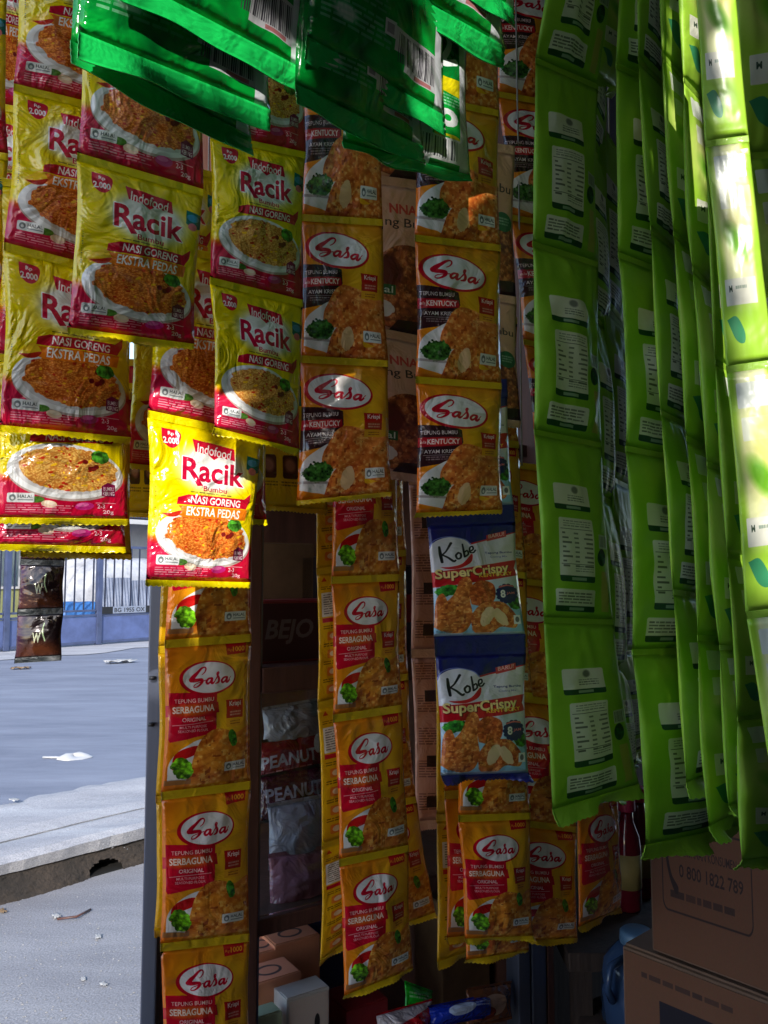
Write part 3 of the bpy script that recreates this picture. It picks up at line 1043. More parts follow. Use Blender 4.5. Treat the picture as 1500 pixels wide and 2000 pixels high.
# ------------------------------------------------------------------ sachets
def right_depth(xl, xr, Zl, th):
    tl, tr = (xl - 750) / F, (xr - 750) / F
    wd = Zl * (tr - tl) / (math.cos(th) - tr * math.sin(th))
    return Zl + wd * math.sin(th), wd


def ripple(u, v, rs, n, fmin, fmax):
    h = np.zeros_like(u)
    for _ in range(n):
        a = rs.rand() * 6.28
        f = fmin + (fmax - fmin) * rs.rand()
        h += np.sin(6.283 * f * (u * math.cos(a) + v * math.sin(a) * 1.4) + rs.rand() * 6.28)
    return h / n


def crease(u, v, rs, n, wd):
    h = np.zeros_like(u)
    for _ in range(n):
        a = rs.rand() * 3.14
        cu, cv = rs.rand(), rs.rand()
        d = (u - cu) * math.cos(a) + (v - cv) * math.sin(a)
        al = -(u - cu) * math.sin(a) + (v - cv) * math.cos(a)
        h += (rs.rand() - .35) * np.exp(-(d / wd) ** 2) * np.exp(-(al / .22) ** 2)
    return h


def sachet(parent, TL, TR, BR, BL, kind, seed, top=True, last=False):
    """one pillow sachet between two seams; corners are world points"""
    K = KINDS[kind]
    rs = np.random.RandomState(seed)
    nu, nv = 26, 30
    sf = K['seal']
    u = np.linspace(0, 1, nu + 1)
    v = np.linspace(sf, 1 - (K.get('bseal', sf) if last else 0.0), nv + 1)
    # denser rows next to the seams
    UU, VV = np.meshgrid(u, v)
    t = (VV - v[0]) / (v[-1] - v[0])
    TLa, TRa, BRa, BLa = (np.array(q) for q in (TL, TR, BR, BL))
    wd = np.linalg.norm(TRa - TLa)
    ht = np.linalg.norm(BLa - TLa)

    def pos(U_, V_):
        return ((1 - U_) * (1 - V_))[..., None] * TLa + (U_ * (1 - V_))[..., None] * TRa + (U_ * V_)[..., None] * BRa + ((1 - U_) * V_)[..., None] * BLa
    nrm = np.cross(TRa - TLa, BLa - TLa)
    nrm = nrm / np.linalg.norm(nrm)
    if nrm.dot(np.array(CAM) - (TLa + BRa) / 2) < 0: nrm = -nrm
    B = K['bulge'] * wd * (.8 + .4 * rs.rand())
    sag = .12 * rs.rand() + .06                       # contents settle to the bottom
    tv = np.clip(t, 0, 1) ** (1 + sag * 2)
    prof_v = np.clip(np.sin(math.pi * tv), 0, 1) ** .55
    prof_u = np.clip(np.sin(math.pi * UU), 0, 1) ** .6
    dome = prof_u * prof_v
    lo = ripple(UU, VV, rs, 4, .6, 1.6) * .22 * K.get('wr', 1)
    wr = ripple(UU, VV, rs, 6, 2.0, 5.5) * .07 * K.get('wr', 1)
    cr = crease(UU, VV, rs, int(K.get('creases', 9)), .05) * .3
    edge_s = np.exp(-(t / .1) ** 2) + np.exp(-((1 - t) / .1) ** 2)
    pl = np.sin(UU * 6.283 * (3 + 3 * rs.rand()) + rs.rand() * 6) * np.sin(UU * 6.283 * 1.3 + rs.rand() * 6) * edge_s * .16
    soft = prof_u ** .5 * np.clip(np.minimum(t, 1 - t) * 12, 0, 1)
    hF = B * (dome * (1 + lo) + (wr + cr + pl) * soft)
    hB = B * .8 * (dome * (1 + ripple(UU, VV, rs, 3, .6, 1.4) * .2)) + .0006
    # sides draw in a little where it is full; side edge wavers
    pin = (.5 - UU) * .045 * np.sin(math.pi * t) ** .8 * K.get('pinch', 1.0)
    wav = .004 * np.sin(t * 9 + rs.rand() * 6) * (np.abs(UU - .5) * 2) ** 2
    base = pos(UU + pin + wav, VV)
    sway = (np.sin(math.pi * t) * (.012 * (rs.rand() - .5) * ht * 2))[..., None] * nrm
    base = base + sway
    Fv = base + hF[..., None] * nrm
    Bv = base - hB[..., None] * nrm
    n1 = nu + 1
    border = np.zeros((nv + 1, nu + 1), bool)
    border[0], border[-1], border[:, 0], border[:, -1] = 1, 1, 1, 1
    Fv[border] = base[border]
    verts = Fv.reshape(-1, 3).tolist()
    bid = np.arange((nv + 1) * n1).reshape(nv + 1, n1)
    inner = ~border
    bid2 = bid.copy()
    k0 = len(verts)
    bid2[inner] = np.arange(inner.sum()) + k0
    verts += Bv[inner].tolist()
    faces, uvs, mi = [], [], []
    tb = (VV - v[0]) / (v[-1] - v[0])
    for j in range(nv):
        for i in range(nu):
            q = ((j, i), (j + 1, i), (j + 1, i + 1), (j, i + 1))
            faces.append([int(bid[a]) for a in q]); mi.append(0)
            uvs += [(UU[a], 1 - tb[a]) for a in q]
            q = q[::-1]
            faces.append([int(bid2[a]) for a in q]); mi.append(1)
            uvs += [(1 - UU[a], 1 - tb[a]) for a in q]
    # face winding: front should look along nrm
    a, b, c = (np.array(verts[x]) for x in faces[2 * (nu * (nv // 2) + nu // 2)][:3])
    if np.cross(b - a, c - a).dot(nrm) < 0:
        nf, nuv = [], []
        for f in range(len(faces)):
            nf.append(faces[f][::-1])
            nuv += uvs[4 * f:4 * f + 4][::-1]
        faces, uvs = nf, nuv
    o = link_mesh('sachet', verts, faces, [M[K['front']], M[K['back']]], parent, midx=mi, uvs=uvs)
    # crimped seals: ribbed bands, the lowest one free with a saw-tooth edge
    bands = [(0.0, sf, False)]
    if last: bands.append((1 - K.get('bseal', sf), 1.0, True))
    for v0, v1, free in bands:
        rows = 7
        nu2 = 40
        u2 = np.linspace(0, 1, nu2 + 1)
        r2 = np.linspace(v0, v1, rows + 1)
        U2, V2 = np.meshgrid(u2, r2)
        tt = (V2 - v0) / (v1 - v0)
        if free and K.get('teeth', True):
            V2 = V2 + np.where(tt > .99, ((np.arange(nu2 + 1) % 2) * .010 - .003) * (.16 / max(ht, .05)) * .8, 0)
        Q = pos(U2, V2)
        rib = np.sin(tt * math.pi * 2 * 3) * wd * .004
        curl = 0
        if free:
            curl = (tt ** 1.5) * wd * K.get('curl', .05) * (np.sin(U2 * 6.283 * (.5 + .6 * rs.rand()) + rs.rand() * 6) + .4 * np.sin(U2 * 6.283 * 2.3 + rs.rand() * 6))
        Q1 = Q + (rib + curl + wd * .003)[..., None] * nrm
        Q2 = Q + (rib + curl - wd * .003)[..., None] * nrm
        m = (rows + 1) * (nu2 + 1)
        vv = Q1.reshape(-1, 3).tolist() + Q2.reshape(-1, 3).tolist()
        ids = np.arange(m).reshape(rows + 1, nu2 + 1)
        ff = []
        for j in range(rows):
            for i in range(nu2):
                ff.append((int(ids[j, i]), int(ids[j + 1, i]), int(ids[j + 1, i + 1]), int(ids[j, i + 1])))
                ff.append((int(ids[j, i + 1]) + m, int(ids[j + 1, i + 1]) + m, int(ids[j + 1, i]) + m, int(ids[j, i]) + m))
        for j in range(rows):
            for i in (0, nu2):
                a, b = int(ids[j, i]), int(ids[j + 1, i])
                ff.append((a, b, b + m, a + m))
        for i in range(nu2):
            for j in (0, rows):
                a, b = int(ids[j, i]), int(ids[j, i + 1])
                ff.append((a, b, b + m, a + m))
        link_mesh('crimp_seal', vv, ff, [M[K['seal_mat'] if not free else K.get('bseal_mat', K['seal_mat'])]], o)
    return o


KINDS = {
    'rh': dict(front='rh', back='rb', seal=.045, bulge=.10, wr=1.5, creases=14, seal_mat='s_yel', bseal=.035),
    'rn': dict(front='rn', back='rb', seal=.045, bulge=.10, wr=1.5, creases=14, seal_mat='s_yel', bseal=.035),
    'rback': dict(front='rb', back='rh', seal=.045, bulge=.05, seal_mat='s_yel2', bseal=.03),
    'sr': dict(front='sr', back='sb', seal=.055, bulge=.105, wr=1.4, creases=13, seal_mat='s_yel2', bseal=.035),
    'sd': dict(front='sd', back='sb', seal=.05, bulge=.105, wr=1.4, creases=13, seal_mat='s_yel2', bseal=.03),
    'sback': dict(front='sb', back='sr', seal=.05, bulge=.07, seal_mat='s_yel2', bseal=.05),
    'ko': dict(front='ko', back='ko', seal=.14, bulge=.09, seal_mat='s_navy', bseal=.05, curl=.09),
    'br': dict(front='br', back='bb', seal=.06, bulge=.09, seal_mat='s_peach', bseal=.05),
    'brback': dict(front='bb', back='br', seal=.05, bulge=.08, seal_mat='s_peach', bseal=.05),
    'lb': dict(front='lb', back='lf', seal=.03, bulge=.10, seal_mat='s_lime', bseal=.075, curl=.10, creases=20, wr=2.4),
    'lf': dict(front='lf', back='lb', seal=.03, bulge=.10, seal_mat='s_lime', bseal=.075, curl=.10, creases=20, wr=2.4),
    'db': dict(front='db', back='df', seal=.05, bulge=.085, seal_mat='s_green', bseal=.10, creases=18, curl=.018, teeth=False),
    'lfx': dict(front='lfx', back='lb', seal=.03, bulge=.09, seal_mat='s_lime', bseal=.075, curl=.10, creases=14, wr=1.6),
    'lbn': dict(front='lb', back='lf', seal=.03, bulge=.10, seal_mat='s_lime', bseal=.075, curl=.10, creases=14, wr=.8),
    'lfn': dict(front='lf', back='lb', seal=.03, bulge=.10, seal_mat='s_lime', bseal=.075, curl=.10, creases=14, wr=.8),
    'df': dict(front='df', back='db', seal=.05, bulge=.085, seal_mat='s_green', bseal=.04, creases=16, teeth=False),
    'co': dict(front='co', back='co', seal=.12, bulge=.10, seal_mat='s_dark', bseal=.10, teeth=False, curl=.02, creases=16),
}
RAIL_Z = 2.02
_sid = [100]


def strip(kind, th, Z, seams, label, group, cat='sachet strip', kinds=None, name='sachet_strip'):
    """seams: (xl, yl, xr, yr) photo pixels from the top down, Z: depth of the left edge"""
    th = R(th)
    Zs = Z if isinstance(Z, (list, tuple)) else [Z] * len(seams)
    if len(Zs) == 2 and len(seams) != 2:
        Zs = [Zs[0] + (Zs[1] - Zs[0]) * i / (len(seams) - 1) for i in range(len(seams))]
    pts = []
    for (xl, yl, xr, yr), z in zip(seams, Zs):
        zr, _ = right_depth(xl, xr, z, th)
        pts.append((P(xl, yl, z), P(xr, yr, zr)))
    top = (pts[0][0] + pts[0][1]) / 2
    root = empty(name, top, label, cat, group)
    for i in range(len(pts) - 1):
        _sid[0] += 1
        sachet(root, pts[i][0], pts[i][1], pts[i + 1][1], pts[i + 1][0], kinds[i] if kinds else kind, _sid[0], last=(i == len(pts) - 2))
    # the string the strip hangs by
    if top.z < RAIL_Z - .02:
        tube('string', [top + Vector((0, 0, -.004)), top + Vector((0.001, 0, (RAIL_Z - top.z) * .5)), Vector((top.x, top.y, RAIL_Z))], .0011, M['cord'], root, 6)
    return root



# ================================================================== large structure: ground, road, kerb
YARD = ground_mat('dusty_yard', (.17, .17, .19), (.265, .265, .285), (.38, .38, .4), 160)
ASPH = ground_mat('worn_asphalt', (.115, .13, .18), (.195, .215, .275), (.24, .26, .3), 320, .35)
CONC = ground_mat('pale_concrete', (.25, .25, .275), (.40, .40, .42), (.46, .46, .48), 200, .5)
SOIL = ground_mat('dark_soil', (.012, .009, .007), (.042, .03, .022), (.07, .05, .036), 90, .9)  # dark brown mottle over the whole bank face

RZ = 0.15
SA = R(46)
SD = Vector((math.cos(SA), math.sin(SA), 0))
SN = Vector((-math.sin(SA), math.cos(SA), 0))
K0 = G(150, 1645, RZ)


def off_of(px, py):
    return (G(px, py, RZ) - K0).dot(SN)


def sheet(name, pts, mat, kind='structure', z=None):
    vs_ = [(p[0], p[1], p[2] if z is None else z) for p in pts]
    o = link_mesh(name, vs_, [tuple(range(len(vs_)))], [mat], smooth=False)
    return tag(o, kind=kind)


sheet('yard_ground', [(-90, -90, 0), (90, -90, 0), (90, 90, 0), (-90, 90, 0)], YARD)
GA = R(50)
GD = Vector((math.cos(GA), math.sin(GA), 0))
GN = Vector((-math.sin(GA), math.cos(GA), 0))
G0 = G(150, 1262, RZ)
d_verge = off_of(150, 1541)
d_crack = off_of(150, 1605)


def ragged_slab(name, d0, d1, z0, z1, mat, seed, amp0, amp1, s0=-7.0, s1=16.0, n=460, kind='structure'):
    """long slab along the street with uneven long edges, a top grid and side faces"""
    rs = np.random.RandomState(seed)
    sgrid = np.linspace(s0, s1, n + 1)

    def edge(amp):
        e = np.zeros(n + 1)
        for f, a in ((.35, 1.0), (1.1, .6), (3.7, .35), (9.0, .22), (21.0, .16)):
            e += a * np.sin(sgrid * f * 2 + rs.rand() * 6.28) * (.6 + .4 * rs.rand())
        return e / 2.2 * amp + amp * .18 * rs.randn(n + 1)
    e0, e1 = edge(amp0) + d0, edge(amp1) + d1
    rows = 6
    vs_, fs = [], []
    for r in range(rows + 1):
        k = r / rows
        for i in range(n + 1):
            p = K0 + SD * sgrid[i] + SN * (e0[i] * (1 - k) + e1[i] * k)
            zz = z1 + .004 * math.sin(sgrid[i] * 5 + r) - (.012 if r in (0, rows) else 0)
            vs_.append((p.x, p.y, zz))
    m = n + 1
    for r in range(rows):
        for i in range(n):
            fs.append((r * m + i, r * m + i + 1, (r + 1) * m + i + 1, (r + 1) * m + i))
    for r, flip in ((0, False), (rows, True)):
        k = len(vs_)
        for i in range(m):
            x, y, _ = vs_[r * m + i]
            ins = SN * (.02 if r == 0 else -.02)
            vs_.append((x + ins.x, y + ins.y, z0))
        for i in range(n):
            f = (r * m + i, k + i, k + i + 1, r * m + i + 1)
            fs.append(f if not flip else f[::-1])
    o = link_mesh(name, vs_, fs, [mat], smooth=False)
    return tag(o, kind=kind)


ragged_slab('verge', 0.0, d_crack - .008, RZ - .06, RZ, CONC, 3, .013, .006)
ragged_slab('verge_strip', d_crack + .008, d_verge, RZ - .06, RZ, CONC, 5, .006, .09)
# soil bank below the verge, with a drain hole through it
hc = G(226, 1706, .02)
bank_v, bank_f = [], []
ns, nz = 1200, 18
s_h = (hc - K0).dot(SD)
for j in range(nz + 1):
    for i in range(ns + 1):
        s_ = -6 + 14 * i / ns
        z_ = -.01 + (RZ - .03) * j / nz
        o_ = .05 - .075 * (1 - j / nz) + .012 * math.sin(s_ * 9) * (1 - j / nz) + 0.003 * NR.randn()
        p = K0 + SD * s_ + SN * o_
        bank_v.append((p.x, p.y, z_))
for j in range(nz):
    for i in range(ns):
        s_, z_ = -6 + 14 * (i + .5) / ns, -.01 + (RZ - .03) * (j + .5) / nz
        if ((s_ - s_h) / .075) ** 2 + ((z_ - .0) / .05) ** 2 < 1: continue
        a = j * (ns + 1) + i
        bank_f.append((a, a + 1, a + ns + 2, a + ns + 1))
tag(link_mesh('kerb_bank', bank_v, bank_f, [SOIL], smooth=True), kind='structure')
b = K0 + SD * (s_h - .15) - SN * .005
HOLE_SHADE = solid('drain_hole_shade', (.006, .005, .004), .7, .4, 30, bump=.2)  # shade inside the drain hole, put into the colour
tag(box('drain_shade_bed', (b.x, b.y, .001), SD * .3, SN * .3, (0, 0, .004), HOLE_SHADE), kind='structure')
b = K0 + SD * (s_h - .15) + SN * .1
tag(box('drain_shade_end', (b.x, b.y, .006), SD * .3, SN * .04, (0, 0, RZ - .03), HOLE_SHADE), kind='structure')
aw = .022
A0 = K0 + SN * (d_verge - .12) - SD * 9
sheet('road', [A0, A0 + SD * 40, G0 + GD * 30 + GN * .2, G0 - GD * 14 + GN * .2], ASPH, z=RZ - .012)
pv = G0 - GN * 1.05
ragged = []
for i in range(120):
    s_ = -12 + 40 * i / 119
    p = pv + GD * s_ + GN * (.12 * math.sin(s_ * 1.7) + .08 * math.sin(s_ * 5.1) + .05 * NR.randn())
    ragged.append((p.x, p.y, RZ - .004))
far = [G0 + GD * 28 + GN * .3, G0 - GD * 12 + GN * .3]
sheet('far_pavement', ragged + [(q.x, q.y, RZ - .004) for q in far], CONC)
sheet('house_forecourt', [G0 - GD * 14 + GN * .25, G0 + GD * 30 + GN * .25, G0 + GD * 30 + GN * 12, G0 - GD * 14 + GN * 12], CONC, z=RZ - .002)


# ------------------------------------------------------------------ far side: gate, house, stored things
def GP(s_, off, z):
    p = G0 + GD * s_ + GN * off
    return Vector((p.x, p.y, z))


def g_s(px, off=0.0):
    """distance along the gate line that shows at photo column px"""
    tp = (px - 750) / F
    b_ = G0 + GN * off
    return (tp * b_.y - b_.x) / (GD.x - tp * GD.y)


gate = empty('metal_gate', GP(0, 0, RZ), 'grey blue street gate of upright bars over solid steel panels', 'gate')
s_lo, s_hi = g_s(-120), g_s(420)
posts = [g_s(x) for x in (-110, 18, 197, 345)]
for s_ in posts:
    box('gate_post', GP(s_ - .04, -.03, RZ), GD * .08, GN * .08, (0, 0, 1.56), M['navy_metal'], gate, .006)
for a, b_ in zip(posts[:-1], posts[1:]):
    box('panel', GP(a + .042, 0, RZ + .06), GD * (b_ - a - .084), GN * .02, (0, 0, .36), M['panel'], gate)
    for z, h in ((RZ + .02, .04), (RZ + .425, .035), (RZ + .50, .03), (RZ + 1.46, .04)):
        box('rail', GP(a + .041, -.012, z), GD * (b_ - a - .082), GN * .035, (0, 0, h), M['navy_metal'], gate, .004)
    n = int((b_ - a - .1) / .135)
    for k in range(n):
        s_ = a + .1 + k * (b_ - a - .2) / max(1, n - 1)
        box('bar', GP(s_ - .009, 0, RZ + .532), GD * .018, GN * .018, (0, 0, .926), M['bar'], gate)
pl_img = print_label('print_plate', (400, 52), (120, 128, 146), [('rect', 0, 0, .2, 1, (14, 14, 18)), ('rect', .84, 0, 1, 1, (14, 14, 18)), ('text', 'BG 1955 OX', .23, .2, .82, .85, (20, 20, 24), .02)])
s0_, s1_ = g_s(203, -.03), g_s(303, -.03)
zt = CAM.z - (1187 - 1123) * (G0.y) / F
pb = GP(s0_, -.03, zt - .1)


def quad_board(name, o, ax, az, th, img_mat, edge_mat, parent=None):
    """thin board with real thickness, print on its front (+normal = ax x az)"""
    o, ax, az = Vector(o), Vector(ax), Vector(az)
    nrm = ax.cross(az).normalized()
    f = [o, o + ax, o + ax + az, o + az]
    b_ = [q - nrm * th for q in f]
    fs = [(0, 1, 2, 3), (7, 6, 5, 4), (0, 4, 5, 1), (1, 5, 6, 2), (2, 6, 7, 3), (3, 7, 4, 0)]
    uv = [(0, 0), (1, 0), (1, 1), (0, 1)] + [(.5, .5)] * 20
    return link_mesh(name, [tuple(q) for q in f + b_], fs, [img_mat, edge_mat], parent, midx=[0] + [1] * 5, uvs=uv, smooth=False)


def matte_print(name, img, rough=.6, spec=.3):
    m, t, p = new_mat(name)
    tx = t.nodes.new('ShaderNodeTexImage')
    tx.image = img
    n = t.nodes.new('ShaderNodeTexNoise'); n.inputs['Scale'].default_value = 60
    mx = t.nodes.new('ShaderNodeMix'); mx.data_type = 'RGBA'; mx.blend_type = 'MULTIPLY'; mx.inputs['Factor'].default_value = .25
    t.links.new(tx.outputs[0], mx.inputs['A']); t.links.new(n.outputs['Color'], mx.inputs['B'])
    t.links.new(mx.outputs['Result'], p.inputs['Base Color'])
    p.inputs['Roughness'].default_value = rough
    return m


pl = quad_board('number_board', pb, GD * (s1_ - s0_), (0, 0, .105), .008, matte_print('number_board_print', pl_img), M['black'])
tag(pl, 'long black and white board lettered BG 1955 OX fixed on the gate', 'number board')

HO = 3.4
house = empty('house', GP(0, HO, RZ), 'low house with olive and pale walls behind the street gate', 'house')
box('wall', GP(-9, HO, RZ), GD * (9 + g_s(150, HO)), GN * .2, (0, 0, 3.0), M['wall'], house)
box('wall', GP(g_s(150, HO) + .004, HO - .05, RZ), GD * 16, GN * .2, (0, 0, 3.0), M['pale_wall'], house)
box('roof', GP(-9, HO - 1.0, RZ + 2.15), GD * 26, GN * 2.0, (0, 0, .16), M['navy_metal'], house)
box('gutter', GP(-9, HO - 1.08, RZ + 2.02), GD * 26, GN * .07, (0, 0, .09), M['white_pl'], house, .01)
dr = box('door', GP(g_s(40, HO), HO - .03, RZ + .01), GD * .8, GN * .03, (0, 0, 1.9), M['wood'], house)
box('handle', GP(g_s(40, HO) + .7, HO - .07, RZ + .95), GD * .02, GN * .035, (0, 0, .12), M['metal'], dr, .004)
fr = box('window', GP(g_s(-60, HO), HO - .04, RZ + .8), GD * .9, GN * .038, (0, 0, .9), M['white_pl'], house)
box('pane', GP(g_s(-60, HO) + .05, HO - .052, RZ + .85), GD * .8, GN * .01, (0, 0, .8), M['glass'], fr)


def lump(name, c, sx, sy, sz, mat, seed, parent=None, rot=0.0, p=.55, n=26):
    """draped or heaped thing: rounded box with folds, flat underneath"""
    rs = np.random.RandomState(seed)
    ph = rs.rand(8) * 6.28
    vs_, fs = [], []
    for j in range(n + 1):
        la = math.pi * .5 * j / n
        for i in range(2 * n):
            lo = math.pi * i / n
            cx, sx_ = math.cos(lo), math.sin(lo)
            r = max(0.0, math.cos(la))
            x = math.copysign(abs(cx) ** p, cx) * r ** p
            y = math.copysign(abs(sx_) ** p, sx_) * r ** p
            z = math.sin(la) ** p
            f = 1 + .06 * math.sin(5 * lo + ph[0]) + .05 * math.sin(9 * lo + ph[1] + 3 * z) + .06 * math.sin(7 * z + 3 * lo + ph[2])
            X, Y = x * f * sx, y * f * sy
            vs_.append((c[0] + X * math.cos(rot) - Y * math.sin(rot), c[1] + X * math.sin(rot) + Y * math.cos(rot), c[2] + z * sz * (1 + .12 * math.sin(3 * lo + ph[3]) * r)))
    m = 2 * n
    for j in range(n):
        for i in range(m):
            a, b_ = j * m + i, j * m + (i + 1) % m
            fs.append((a, b_, b_ + m, a + m))
    fs.append(tuple(range(m - 1, -1, -1)))
    return link_mesh(name, vs_, fs, [mat], parent)


q = GP(g_s(152, .9), .9, RZ)
tag(lump('covered_heap', q, .42, .3, .62, M['tarp'], 2, rot=GA), 'bright blue tarpaulin thrown over a heap behind the gate', 'tarpaulin')
q = GP(g_s(235, 2.3), 2.3, RZ)
tag(lump('sheeting_heap', q, 1.3, .6, 1.35, M['heap'], 5, rot=GA), 'tall whitish plastic sheeting heap against the pale house wall', 'plastic sheeting')  # whitish sheeting heap behind the gate
rs_ = empty('roofing_sheets', GP(g_s(250, 1.3), 1.3, RZ), 'grey roofing sheets leaning upright just behind the right gate leaf', 'roofing sheets')
for k in range(3):
    n = 40
    vs_, fs = [], []
    a0 = g_s(207, 1.2) + k * .45
    for j in (0, 1):
        for i in range(n + 1):
            p_ = GP(a0 + .6 * i / n, 1.2 + .05 * k + .18 * j + .012 * math.sin(i * 1.6), RZ + .004 + (1.0 - .05 * k) * j)
            vs_.append(tuple(p_))
    fs = [(i, i + 1, n + 2 + i, n + 1 + i) for i in range(n)]
    o = link_mesh('roofing_sheet', vs_, fs, [M['sheet']], rs_)
    md = o.modifiers.new('thickness', 'SOLIDIFY'); md.thickness = .004

# ================================================================== shop front: post, cabinet, walls, awning
CA = R(33)
CD = Vector((math.cos(CA), math.sin(CA), 0))
CN = Vector((-math.sin(CA), math.cos(CA), 0))
CQ = Vector((-.277, .98, 0))


def CW(t, dp, z):
    p = CQ + CD * t + CN * dp
    return Vector((p.x, p.y, z))


def c_t(px, dp=0.0):
    tp = (px - 750) / F
    b_ = CQ + CN * dp
    return (tp * b_.y - b_.x) / (CD.x - tp * CD.y)


def c_z(px, py, dp=0.0):
    t_ = c_t(px, dp)
    return P(px, py, CW(t_, dp, 0).y).z


pst = P(303, 1500, .99)
post = empty('metal_post', (pst.x, pst.y, 0), 'slim bare metal post standing at the left end of the shop front', 'post')
box('pole', Vector((pst.x - .009, pst.y - .009, .002)), (.018, 0, 0), (0, .02, 0), (0, 0, 2.17), M['metal'], post, .002)
box('batten', Vector((pst.x + .0095, pst.y + .006, .008)), (.014, 0, 0), (0, .018, 0), (0, 0, 2.15), M['wood'], post)
box('base_plate', Vector((pst.x - .03, pst.y - .03, 0)), (.06, 0, 0), (0, .06, 0), (0, 0, .006), M['metal'], post)
for z in (1.02, 1.075, .45):
    lathe('bolt', (pst.x - .002, pst.y - .0135, z), [(.004, 0), (.004, .004)], M['black'], post, 8)

tL, tR = c_t(490), c_t(1060)
cab = empty('display_cabinet', CW(.4, 0, 0), 'dark wooden shop display cabinet with glass front and shelves', 'cabinet')
DEP = .42
box('stile', CW(tL, 0, 0), CD * (c_t(513) - tL), CN * .03, (0, 0, 2.05), M['wood'], cab, .002)
tg = c_t(513) + .002
box('stile', CW(c_t(1003), .0, 0), CD * .024, CN * .03, (0, 0, 1.04), M['metal'], cab, .002)
box('stile', CW(c_t(1003) + .028, .0, 0), CD * .03, CN * .03, (0, 0, 1.04), M['metal'], cab, .002)
zr0, zr1 = c_z(580, 1349), c_z(580, 1300)
box('rail', CW(tg, .0, zr0), CD * (c_t(1060) - tg), CN * .03, (0, 0, zr1 - zr0), M['wood'], cab, .002)
zs1, zs0 = c_z(560, 1795), c_z(560, 1828)
box('shelf', CW(tg, .012, zs0), CD * (c_t(1000) - tg), CN * (DEP - .03), (0, 0, zs1 - zs0), M['wood'], cab, .002)
box('shelf', CW(tg, .032, zr0 + .012), CD * (c_t(1060) - tg), CN * (DEP - .05), (0, 0, .02), M['wood'], cab)
ZB = .45
box('shelf', CW(tg, .012, ZB - .02), CD * (c_t(1000) - tg), CN * (DEP - .03), (0, 0, .02), M['wood'], cab, .002)
box('shelf', CW(tg, .032, 1.40), CD * (c_t(1060) - tg), CN * (DEP - .05), (0, 0, .02), M['wood'], cab)
box('back_panel', CW(tL, DEP, 0), CD * (c_t(1003) + .06 - tL), CN * .012, (0, 0, 2.05), M['wood'], cab)
box('side_panel', CW(c_t(1003) + .062, .0, 0), CD * .012, CN * (DEP + .012), (0, 0, 2.05), M['wood'], cab)
box('base_panel', CW(tg, .005, .02), CD * (c_t(1000) - tg), CN * .012, (0, 0, ZB - .045), M['wood'], cab)
box('glass_pane', CW(c_t(520), .014, zs1 + .003), CD * (c_t(1000) - c_t(520)), CN * .004, (0, 0, zr0 - zs1 - .006), M['glass'], cab)
box('glass_edge', CW(c_t(519), .0125, ZB + .003), CD * .003, CN * .0035, (0, 0, 2.0 - ZB), M['metal'], cab)

# plank walls behind and to the right of the shop
wall = empty('plank_wall', CW(.9, DEP + .06, 0), 'dark plank wall closing the back of the shop', 'wall')
t_ = tL + .02
k = 0
while t_ < 2.3:
    wd = .12 + .05 * random.random()
    box('plank', CW(t_, DEP + .05 + .004 * (k % 2), 0), CD * (wd - .004), CN * .018, (0, 0, 2.3), M['plank'], wall)
    t_ += wd; k += 1
sw = empty('side_plank_wall', (1.32, 1.0, 0), 'dark plank wall closing the right side of the shop', 'wall')
y_ = -1.58
k = 0
while y_ < 2.0:
    wd = .12 + .05 * random.random()
    box('plank', (1.3 + .004 * (k % 2), y_, 0), (.018, 0, 0), (0, wd - .004, 0), (0, 0, 2.3), M['plank'], sw)
    y_ += wd; k += 1

rw = empty('rear_blocker_wall', (.5, -1.6, 0), 'unseen dark plank wall added behind the viewer to block light', 'wall')  # unseen, added to cut the sky light from behind
x_ = -1.0
k = 0
while x_ < 1.3:
    wd = .14 + .04 * random.random()
    box('plank', (x_, -1.6 + .02 * (k % 2), 0), (wd + .006, 0, 0), (0, .018, 0), (0, 0, 2.3), M['plank'], rw)
    x_ += wd; k += 1

lw = empty('left_blocker_wall', (-.93, -1.0, 0), 'unseen dark plank wall added behind the viewer on the street side to block light', 'wall')  # unseen, added to cut light from the left rear, set along the sun rays
p0_, d0_ = Vector((-1.0, -1.58, 0)), Vector((-SUN_H.x, -SUN_H.y, 0)).normalized()
n0_ = Vector((d0_.y, -d0_.x, 0))
for k in range(8):
    box('plank', p0_ + d0_ * (.16 * k) + n0_ * (.02 * (k % 2)), d0_ * .166, n0_ * .018, (0, 0, 2.3), M['plank'], lw)

# unseen tarpaulin awning, its holes shaped to place the sun patches
LIT = [
    ([(-40, 846), (235, 858), (232, 1000), (182, 1092), (-40, 1095)], .70),
    ([(278, 786), (374, 800), (384, 880), (520, 925), (524, 1010), (490, 1126), (280, 1126)], .73),
    ([(404, 240), (440, 240), (448, 540), (470, 640), (480, 850), (412, 850)], .695),
    ([(752, -60, .585), (752, -4, .585), (840, 46, .61), (832, 100, .61), (812, 240, .62), (810, 315, .63), (870, 318, .655), (902, 140, .65), (970, 108, .68), (1000, -20, .68), (900, -60, .62)], .63),
    ([(240, -60, .445), (596, 95, .538), (600, 168, .538), (230, -8, .44)], .5),
    ([(150, 40, .437), (520, 185, .53), (530, 240, .53), (146, 104, .437)], .5),
    ([(1372, -330), (1428, -330), (1470, 280), (1530, 640), (1600, 1000), (1640, 1750), (1490, 1750), (1460, 1190), (1428, 720), (1392, 280), (1374, -100)], .52),
]
AZ = 2.2
holes = []
for pts, Z in LIT:
    hp = []
    for q_ in pts:
        p = P(q_[0], q_[1], q_[2] if len(q_) > 2 else Z)
        t_ = (AZ - p.z) / SUN.z
        hp.append((p.x + SUN.x * t_, p.y + SUN.y * t_))
    holes.append(hp)


